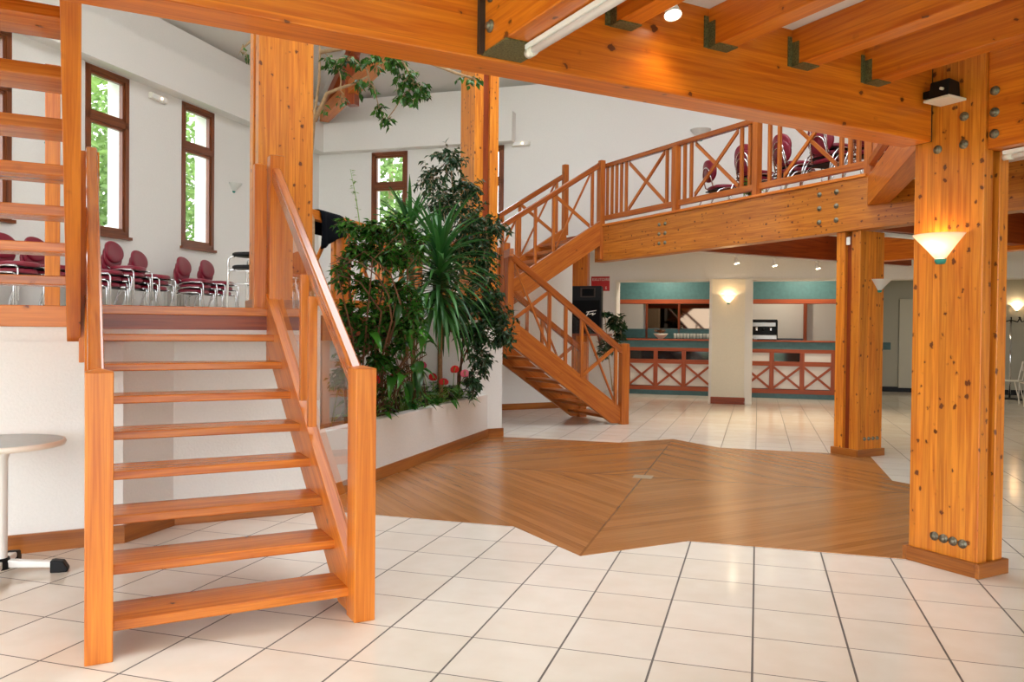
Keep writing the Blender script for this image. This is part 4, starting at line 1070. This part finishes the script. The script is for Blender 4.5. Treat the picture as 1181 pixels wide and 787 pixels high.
def branchy(name, label, base, trunks, clumps, leafs, L, w, lm, bm_, droop=.5, r0=.018, dens=2.6, spread=1.15):
    """shrub: trunks (polylines), clumps = (centre, radii, number of leaves); a twig to each clump"""
    o = thing(name, base, label, 'plant', 'planter plants')
    st_ = MB(); fo = MB()
    for t in trunks: st_.tube(t, [r0 * (1 - .6 * k / (len(t) - 1)) for k in range(len(t))], 7)
    tips = [Vector(t[-1]) for t in trunks] + [Vector(p) for t in trunks for p in t[len(t) // 2:]]
    for c, rad, n in clumps:
        c = Vector(c); rad = Vector(rad) * spread; n = int(n * dens)
        root = min(tips, key=lambda q: (q - c).length)
        if (root - c).length > .04: st_.tube(curve(root, c, .03, 4, .02), [.008, .007, .006, .005, .004], 5)
        nt = max(5, n // 8)
        for k in range(nt):
            v = rdir(-1, 1); e = c + Vector((v.x * rad.x, v.y * rad.y, v.z * rad.z)) * R.uniform(.5, 1.15)
            e0 = c + (e - c) * R.uniform(0, .3); e = e - Z * .03
            tw = curve(e0, e, .02, 4, .02); st_.tube(tw, [.003, .0028, .0024, .002, .0016], 4, cap=False)
            m = max(1, n // nt); sd = 1
            ax_ = (e - e0).normalized() if (e - e0).length > .01 else rdir()
            for q in range(m):
                t = min(.999, (q + R.random()) / m * .9 + .1); i = min(3, int(t * 4)); b = tw[i].lerp(tw[i + 1], t * 4 - i); sd = -sd
                lat = ax_.cross(Z); lat = lat.normalized() if lat.length > .05 else rdir()
                dv = (ax_ * .5 + lat * sd * R.uniform(.5, 1.1) + rdir(-1, 1) * .55 - Z * droop * R.uniform(.3, 1)).normalized()
                leaf(fo, b, dv, Z + rdir(-1, 1) * .7, L * R.uniform(.65, 1.2), w * R.uniform(.8, 1.2), .25, .35)
    st_.build('branches', bm_, o); f = fo.build('foliage', lm, o)
    return o
# tall weeping fig behind the yucca
B = GR(-2.72, 1.55, ZS)
P = lambda x, y, D=9.7: px(x, y, D)
tr1 = [B, B + Z * .8 + E1 * .03, P(516, 330, 9.9), P(520, 280, 9.9), P(523, 230, 9.9), P(520, 190, 9.9)]
cl = [(P(518, 185, 9.8), (.20, .20, .22), 130), (P(498, 205, 9.8), (.20, .2, .2), 90), (P(540, 215, 9.8), (.18, .2, .22), 120), (P(515, 235, 9.7), (.30, .25, .25), 220), (P(545, 255, 9.7), (.20, .25, .3), 190),
      (P(558, 285, 9.6), (.18, .2, .3), 170), (P(530, 285, 9.7), (.28, .25, .3), 200), (P(572, 262, 9.6), (.14, .15, .16), 70), (P(560, 320, 9.6), (.2, .2, .25), 120), (P(510, 310, 9.9), (.3, .2, .3), 150)]
branchy('weeping_fig', 'tallest weeping fig in the planter, in front of the far pine column', B, [tr1, [B + E2 * .06, B + Z * 1.2 + E2 * .1, P(540, 300, 9.8), P(548, 260, 9.8)]], cl, 0, .085, .036, M['ficusdark'], M['bark'], .75, .022)
# bush leaning over the end wall
B = GR(-2.52, 1.72, ZS)
cl = [(P(545, 350, 9.6), (.28, .22, .16), 190), (P(568, 365, 9.5), (.24, .2, .2), 200), (P(580, 385, 9.4), (.14, .16, .16), 110), (P(548, 385, 9.4), (.22, .2, .16), 170), (P(556, 415, 9.3), (.13, .12, .22), 90), (P(545, 440, 9.2), (.10, .1, .18), 60), (P(525, 365, 9.6), (.2, .2, .2), 120), (P(570, 340, 9.5), (.16, .16, .1), 70)]
branchy('spreading_fig', 'dark leafy fig bush hanging over the planter end wall', B, [[B, B + Z * .4, P(540, 400, 9.5), P(552, 372, 9.5)], [B, P(535, 380, 9.5), P(572, 362, 9.45)]], cl, 0, .085, .038, M['ficusdark'], M['twig'], .8, .016)
# leafy tangle at the near end
B = GR(-2.62, -.95, ZS)
q = lambda x, y: px(x, y, 7.55)
cl = [(q(402, 262), (.16, .18, .08), 100), (q(432, 268), (.18, .2, .11), 150), (q(462, 262), (.16, .2, .12), 120), (q(480, 285), (.14, .2, .16), 120), (q(450, 295), (.2, .2, .14), 190), (q(415, 290), (.16, .2, .12), 140), (q(395, 315), (.12, .16, .14), 70), (q(425, 330), (.2, .2, .14), 120),
      (q(462, 335), (.16, .2, .16), 140), (q(400, 365), (.15, .18, .16), 120), (q(430, 380), (.2, .2, .2), 150), (q(465, 385), (.14, .2, .2), 120), (q(405, 405), (.14, .18, .12), 100), (q(445, 360), (.2, .2, .16), 120), (q(440, 415), (.16, .18, .14), 110), (q(478, 360), (.12, .18, .2), 100), (q(395, 430), (.12, .15, .16), 90), (q(420, 445), (.15, .15, .10), 90)]
tw = [[B, B + Z * .5, q(430, 400), q(440, 340), q(445, 300)], [B, q(415, 420), q(405, 350), q(400, 300)], [B + E2 * .3, q(470, 410), q(470, 330), q(470, 285)]]
branchy('fig_bush', 'broad leafy fig tangle with brown twigs at the near end of the planter', B, tw, cl, 0, .075, .036, M['ficus'], M['twig'], .35, .016)
# bare arching orange twigs
o = thing('climbing_vine', GR(-2.6, -.8, ZS), 'bare orange-brown arching twigs in front of the crossed balustrade', 'plant', 'planter plants')
mb = MB(); q2 = lambda x, y: px(x, y, 7.35)
for pts in ([(455, 420), (452, 370), (448, 340), (435, 318), (415, 303), (395, 298), (380, 305)], [(455, 430), (440, 360), (415, 325), (392, 318), (375, 330)], [(430, 430), (405, 380), (395, 340), (388, 310)], [(440, 425), (425, 350), (430, 300), (462, 268)], [(445, 430), (462, 350), (450, 315), (420, 290), (392, 310)]):
    c3 = [q2(*p) for p in pts]; c3[0] = GR(-2.6, -.8 + R.uniform(-.1, .3), ZS)
    mb.tube(c3, [.011 - .008 * k / (len(c3) - 1) for k in range(len(c3))], 6)
mb.build('twigs', M['twig'], o)
mb = MB()
for k in range(60):
    p = q2(R.uniform(380, 450), R.uniform(300, 350)); leaf(mb, p, rdir(-1, .2), Z, .06, .028)
mb.build('leaves', M['ficus'], o)
# yucca: two canes with strap-leaf rosettes
def yucca(name, label, canes, len_r):
    o = thing(name, canes[0][0][0], label, 'plant', 'planter plants')
    for pts, n, L, hang in canes:
        mb = MB(); mb.tube(curve(pts[0], pts[1], 0, 8, .006), .028, 10); mb.build('cane', M['cane'], o)
        mb = MB(); c = Vector(pts[1])
        for k in range(n):
            f = k / n; a = k * 2.4; el = 1.25 - f * (1.0 + hang) + R.uniform(-.12, .12)
            d = Vector((math.cos(a) * math.cos(el), math.sin(a) * math.cos(el), math.sin(el)))
            l = L * R.uniform(.8, 1.1); w = .048
            p0 = c - Z * (len_r * f) ; s = d.cross(Z)
            s = s.normalized() if s.length > .01 else Vector((1, 0, 0))
            r = R.random(); vs = []; m = 6
            pos_ = p0.copy(); dd = d.copy()
            for t in range(m + 1):
                wt = w * (.55, .9, 1, .95, .8, .5, .04)[t] * .5
                nn = s.cross(dd).normalized()
                vs += [pos_ - s * wt + nn * .006, pos_ - nn * .004, pos_ + s * wt + nn * .006]
                pos_ = pos_ + dd * (l / m); dd = (dd - Z * (.05 + .24 * f + .10 * hang) * (1 if t else .3)).normalized()
            fs = []
            for t in range(m):
                b = t * 3; fs += [(b, b + 1, b + 4, b + 3), (b + 1, b + 2, b + 5, b + 4)]
            mb.add(vs, fs, [(r, 0, 0)] * len(vs), 0, True)
        mb.build('rosette', M['yucca'], o)
    return o
yucca('yucca', 'tall yucca with long drooping strap leaves in the planter middle', [((GR(-2.46, 1.0, ZS), px(507, 290, 8.9)), 150, .74, .95)], .62)
yucca('yucca', 'smaller yucca rising left of the tall strap-leaved one', [((GR(-2.75, .9, ZS), px(473, 262, 9.0)), 40, .56, .15)], .2)
# broad leaves low in the planter
o = thing('philodendron', GR(-2.5, .1, ZS), 'glossy broad-leaved philodendron low in the planter behind the newel post', 'plant', 'planter plants')
mb = MB(); fo = MB()
for k in range(70):
    b = GR(-2.55 + R.uniform(-.15, .15), R.uniform(-.9, .7), ZS); D_ = R.uniform(7.3, 8.3)
    e = px(R.uniform(420, 492), R.uniform(340, 450), D_); e = Vector((e.x, e.y, max(e.z, .72)))
    mb.tube(curve(b, e, .12, 5, .01), .005, 5)
    d = (e - b); d.z = -.1; d = (d.normalized() * .6 + rdir(-.7, .5)).normalized()
    s = d.cross(Z).normalized(); n = s.cross(d); r = R.random(); L = R.uniform(.15, .25); w = L * .45; vs = []
    for t, wt, dz in ((0, .05, 0), (.08, .75, .01), (.3, 1, .02), (.6, .72, .0), (.85, .3, -.03), (1, .02, -.06)):
        c = e + d * L * t + n * (dz - .05 * t * t)
        vs += [c - s * w * .5 * wt + n * .02 * wt, c, c + s * w * .5 * wt + n * .02 * wt]
    fs = [f for t in range(5) for f in ((t * 3, t * 3 + 1, t * 3 + 4, t * 3 + 3), (t * 3 + 1, t * 3 + 2, t * 3 + 5, t * 3 + 4))]
    fo.add(vs, fs, [(r, 0, 0)] * len(vs), 0, True)
mb.build('stems', M['twig'], o); fo.build('foliage', M['broad'], o)
# anthuriums
fl_spots = [((434, 440, 7.9), 'red', 'left end of the planter'), ((423, 449, 7.6), 'orange-red', 'left end of the planter, low by the newel post'), ((455, 438, 8.3), 'red', 'left of the yucca cane'),
            ((487, 424, 9.0), 'pink', 'top middle, beside the yucca cane'), ((500, 437, 9.1), 'red', 'centre of the flowering row'), ((512, 442, 9.2), 'red', 'right of the yucca cane'), ((524, 428, 9.4), 'red', 'right part of the flowering row'), ((536, 433, 9.5), 'pink', 'right end of the planter')]
def anthurium(base, flowers, label, nleaf, spread):
    o = thing('anthurium', base, label, 'plant', 'anthuriums in the planter')
    mb = MB(); fo = MB()
    for k in range(nleaf):
        a = R.random() * 6.28; r = R.uniform(.05, spread); e = base + Vector((math.cos(a) * r, math.sin(a) * r, R.uniform(.10, .30)))
        mb.tube(curve(base + Vector((R.uniform(-.1, .1), R.uniform(-.1, .1), 0)), e, .03, 4, .005), .004, 4)
        d = Vector((math.cos(a), math.sin(a), R.uniform(-.6, .3))).normalized(); s = d.cross(Z).normalized(); n = s.cross(d); L = R.uniform(.10, .17); w = L * .6; rr = R.random(); vs = []
        for t, wt in ((0, .1), (.12, .8), (.35, 1), (.65, .65), (1, .02)):
            c = e + d * L * t - n * .04 * t * t; vs += [c - s * w * .5 * wt + n * .015 * wt, c, c + s * w * .5 * wt + n * .015 * wt]
        fo.add(vs, [f for t in range(4) for f in ((t * 3, t * 3 + 1, t * 3 + 4, t * 3 + 3), (t * 3 + 1, t * 3 + 2, t * 3 + 5, t * 3 + 4))], [(rr, 0, 0)] * len(vs), 0, True)
    mb.build('stems', M['light'], o); fo.build('foliage', M['broad'], o)
    for (p, mat) in flowers:
        p = Vector(p)
        fm = MB(); fm.tube(curve(base, p, .02, 5, .004), .0045, 5)
        d = (Vector((R.uniform(-.5, .5), -1, R.uniform(-.1, .5)))).normalized(); s = d.cross(Z).normalized(); n = s.cross(d)
        vs = [p]; m = 12
        for k in range(m):
            th = 2 * PI * k / m; rr = .050 * (1 + .35 * math.cos(th)) * (1 - .45 * max(0, math.cos(th + PI)) ** 6); vs.append(p + s * math.sin(th) * rr * 1.0 + (n * .75 + d * .45).normalized() * math.cos(th) * rr + d * .012 * math.sin(th) ** 2)
        f_ = MB(); f_.add(vs, [(0, 1 + k, 1 + (k + 1) % m) for k in range(m)], [(R.random(), 0, 0)] * len(vs)); fob = f_.build('flower', mat, o)
        sp_ = MB(); sp_.tube([p + d * .004, p + d * .03 + n * .035], .006, 6); sp_.build('spadix', M['light'], fob)
        fm.build('stalk', M['light'], o)
groups = [(GR(-2.5, -.75, ZS), [0, 1], 'red-flowering anthurium at the near end of the planter', 46, .3), (GR(-2.48, .05, ZS), [2], 'single-bloom red anthurium left of the yucca cane', 40, .3), (GR(-2.48, .8, ZS), [3, 4, 5], 'anthurium with three red blooms in front of the yucca', 46, .3), (GR(-2.5, 1.45, ZS), [6, 7], 'anthurium with pink and red blooms at the far planter end', 46, .28)]
for b, ids, lb, n, sp_r in groups:
    fs = []
    for k in ids:
        (x, y, D_), colr, _ = fl_spots[k]; fs.append((px(x, y, D_ - .35), M['pinkfl'] if colr == 'pink' else M['flower']))
    anthurium(b, fs, lb, n, sp_r)
# grassy spider plant at the far corner, pale upright shoot
o = thing('spider_plant', GR(-2.42, 1.62, ZS), 'grassy spider plant spilling at the far corner of the planter', 'plant', 'planter plants')
mb = MB(); c = GR(-2.42, 1.62, ZS)
for k in range(34):
    a = R.random() * 6.28; d = Vector((math.cos(a), math.sin(a), 1.2)).normalized(); l = R.uniform(.18, .34); s = d.cross(Z).normalized(); vs = []; p = c.copy(); r = R.random()
    for t in range(6):
        wt = .006 * (1 - t / 5.2); vs += [p - s * wt, p + s * wt]; p = p + d * l / 5; d = (d - Z * .36).normalized()
    mb.add(vs, [(2 * t, 2 * t + 1, 2 * t + 3, 2 * t + 2) for t in range(5)], [(r, 0, 0)] * len(vs))
mb.build('foliage', M['yucca'], o)
o = thing('flower_shoot', GR(-2.8, -.9, ZS), 'thin pale green shoot rising above the tangle against the white wall', 'plant', 'planter plants')
mb = MB(); pts = [GR(-2.8, -.9, ZS), px(418, 300, 7.6), px(414, 252, 7.6), px(410, 225, 7.6), px(404, 195, 7.6)]; mb.tube(pts, [.008, .006, .005, .004, .002], 6); mb.build('stem', M['light'], o)
mb = MB()
for k in range(26):
    t = R.random(); p = pts[2].lerp(pts[3], t * 2) if t < .5 else pts[3].lerp(pts[4], t * 2 - 1); leaf(mb, p, rdir(-.2, .6), Z, .05, .024)
mb.build('leaves', M['light'], o)

# hanging fig branches at the top, trunk behind the tall column
B = DG(-2.95, .75, ZR); h = lambda x, y, D=6.9: px(x, y, D)
tk_ = [B, B + Z * .8, h(352, 230, 7.0), h(360, 170, 7.0), h(363, 130), h(368, 95), h(369, 60), h(366, 10)]
t2 = [h(363, 140), h(377, 108), h(392, 102), h(407, 97), h(425, 88)]
t3 = [h(369, 60), h(400, 55), h(440, 60), h(465, 72), h(478, 95)]
t4 = [h(366, 20), h(330, 30), h(295, 42), h(281, 55)]
t5 = [h(440, 60), h(490, 70), h(525, 84), h(550, 92)]
cl = [(h(405, 70), (.14, .2, .06), 60), (h(430, 70), (.12, .2, .07), 60), (h(455, 72), (.12, .2, .07), 80), (h(470, 90), (.12, .16, .10), 90), (h(484, 108), (.08, .12, .12), 90), (h(466, 112), (.09, .12, .10), 60), (h(437, 125), (.06, .1, .07), 26), (h(446, 138), (.05, .08, .07), 22), (h(388, 80), (.09, .12, .06), 30), (h(395, 115), (.04, .08, .07), 12), (h(412, 95), (.08, .1, .06), 24),
      (h(380, 68), (.08, .12, .05), 26), (h(280, 62), (.04, .06, .08), 8), (h(540, 92), (.16, .08, .025), 22), (h(373, 125), (.03, .05, .05), 6), (h(425, 100), (.06, .1, .05), 18)]
o = branchy('weeping_fig', 'slender fig tree beside the tall near column, branches hanging below the beam', B, [tk_, t2, t3, t4, t5], cl, 0, .072, .036, M['ficus'], M['bark'], .85, .020, 1.15, 1.1)
o['group'] = 'tall figs'
# plant beside the speaker, on the floor under the gallery
q = px(707, 455, 14.6); B = Vector((q.x, q.y, 0)); w_ = lambda x, y: px(x, y, 14.6)
o = branchy('rubber_plant', 'lanky potted plant between the speaker and the left bar opening', B, [[B + Z * .25, w_(703, 420), w_(700, 390), w_(697, 358)], [B + Z * .25, w_(712, 400), w_(706, 366)]], [(w_(698, 360), (.1, .1, .1), 14), (w_(712, 372), (.14, .12, .22), 44), (w_(716, 385), (.1, .1, .16), 26), (w_(704, 395), (.16, .12, .2), 36), (w_(697, 410), (.14, .12, .2), 26)], 0, .13, .07, M['ficusdark'], M['bark'], .5, .014)
o['group'] = 'potted plants'
mb = MB(); mb.lathe(B, [(0, 0), (.13, 0), (.17, .30), (.155, .30), (.13, .25), (0, .25)], 20); mb.build('pot', M['terracotta'], o)
# plant on the gallery floor
q = px(842, 222, 11.3); B = Vector((q.x, q.y, 3.06)); B = DG(3.3, 2.05, 3.06)
o = branchy('potted_fern', 'small green pot plant on the gallery floor behind the crossed panel', B, [[B + Z * .12, B + Z * .25]], [(B + Z * .28, (.13, .13, .10), 70)], 0, .09, .03, M['light'], M['twig'], .2, .008)
o['group'] = 'potted plants'
mb = MB(); mb.lathe(B, [(0, 0), (.07, 0), (.09, .15), (.08, .15), (.07, .12), (0, .12)], 16); mb.build('pot', M['terracotta'], o)

# ================================================================== OUTSIDE
def garden_tree(c, hgt, rad, label, n=7000):
    o = thing('garden_tree', c, label, 'tree', 'trees outside the windows')
    c = Vector(c)
    mb = MB(); mb.tube([c, c + Z * hgt * .45, c + Z * hgt * .8], [.22, .15, .06], 8); mb.build('trunk', M['bark'], o)
    mb = MB()
    for k in range(n):
        v = rdir(-1, 1) * (R.random() ** .4); p = c + Vector((v.x * rad, v.y * rad, hgt * .56 + v.z * hgt * .44))
        leaf(mb, p, rdir(-1, .6), rdir(), R.uniform(.16, .30), R.uniform(.10, .16))
    mb.build('foliage', M['tree'], o)
for (i, j, hh, rr, lb) in ((-15.5, 4.6, 8.5, 2.6, 'green tree outside the leftmost tall window'), (-15.5, 8.8, 9.5, 2.9, 'green tree seen through the tall window left of the near newel post'), (-16.5, 13.2, 9.5, 3.0, 'green tree seen through the tall window right of the chairs'), (-10.5, 16.5, 9.0, 2.6, 'green tree seen through the window behind the plants'), (-4.5, 17.5, 8.5, 2.4, 'green tree outside the narrow window hidden by the planter column')):
    garden_tree(GR(i, j, -.25), hh, rr, lb)

# ================================================================== CAMERA, SKY, LIGHT
cam = bpy.data.cameras.new('camera'); co = bpy.data.objects.new('camera', cam); COL.objects.link(co); scene.camera = co
cam.sensor_width = 36; cam.lens = 36 * 932.6 / 1181; cam.clip_end = 300
pi_, ro = -.01345, .00985
fw = Vector((0, math.cos(pi_), math.sin(pi_))); r = Vector((1, 0, 0)); u = r.cross(fw)
RR = r * math.cos(ro) + u * math.sin(ro); UU = -r * math.sin(ro) + u * math.cos(ro)
co.matrix_world = Matrix(((RR.x, UU.x, -fw.x, 0), (RR.y, UU.y, -fw.y, 0), (RR.z, UU.z, -fw.z, 3.443 * T), (0, 0, 0, 1)))

w = bpy.data.worlds.new('sky'); scene.world = w; w.use_nodes = True
bg = w.node_tree.nodes['Background']; bg.inputs[0].default_value = (.93, .97, 1, 1); bg.inputs[1].default_value = 2.2
scene.view_settings.view_transform = 'Standard'; scene.view_settings.look = 'None'
scene.view_settings.gamma = 1; scene.view_settings.exposure = 1.5; scene.view_settings.use_curve_mapping = False
scene.cycles.max_bounces = 10; scene.cycles.diffuse_bounces = 6; scene.cycles.transparent_max_bounces = 16
scene.cycles.use_denoising = True
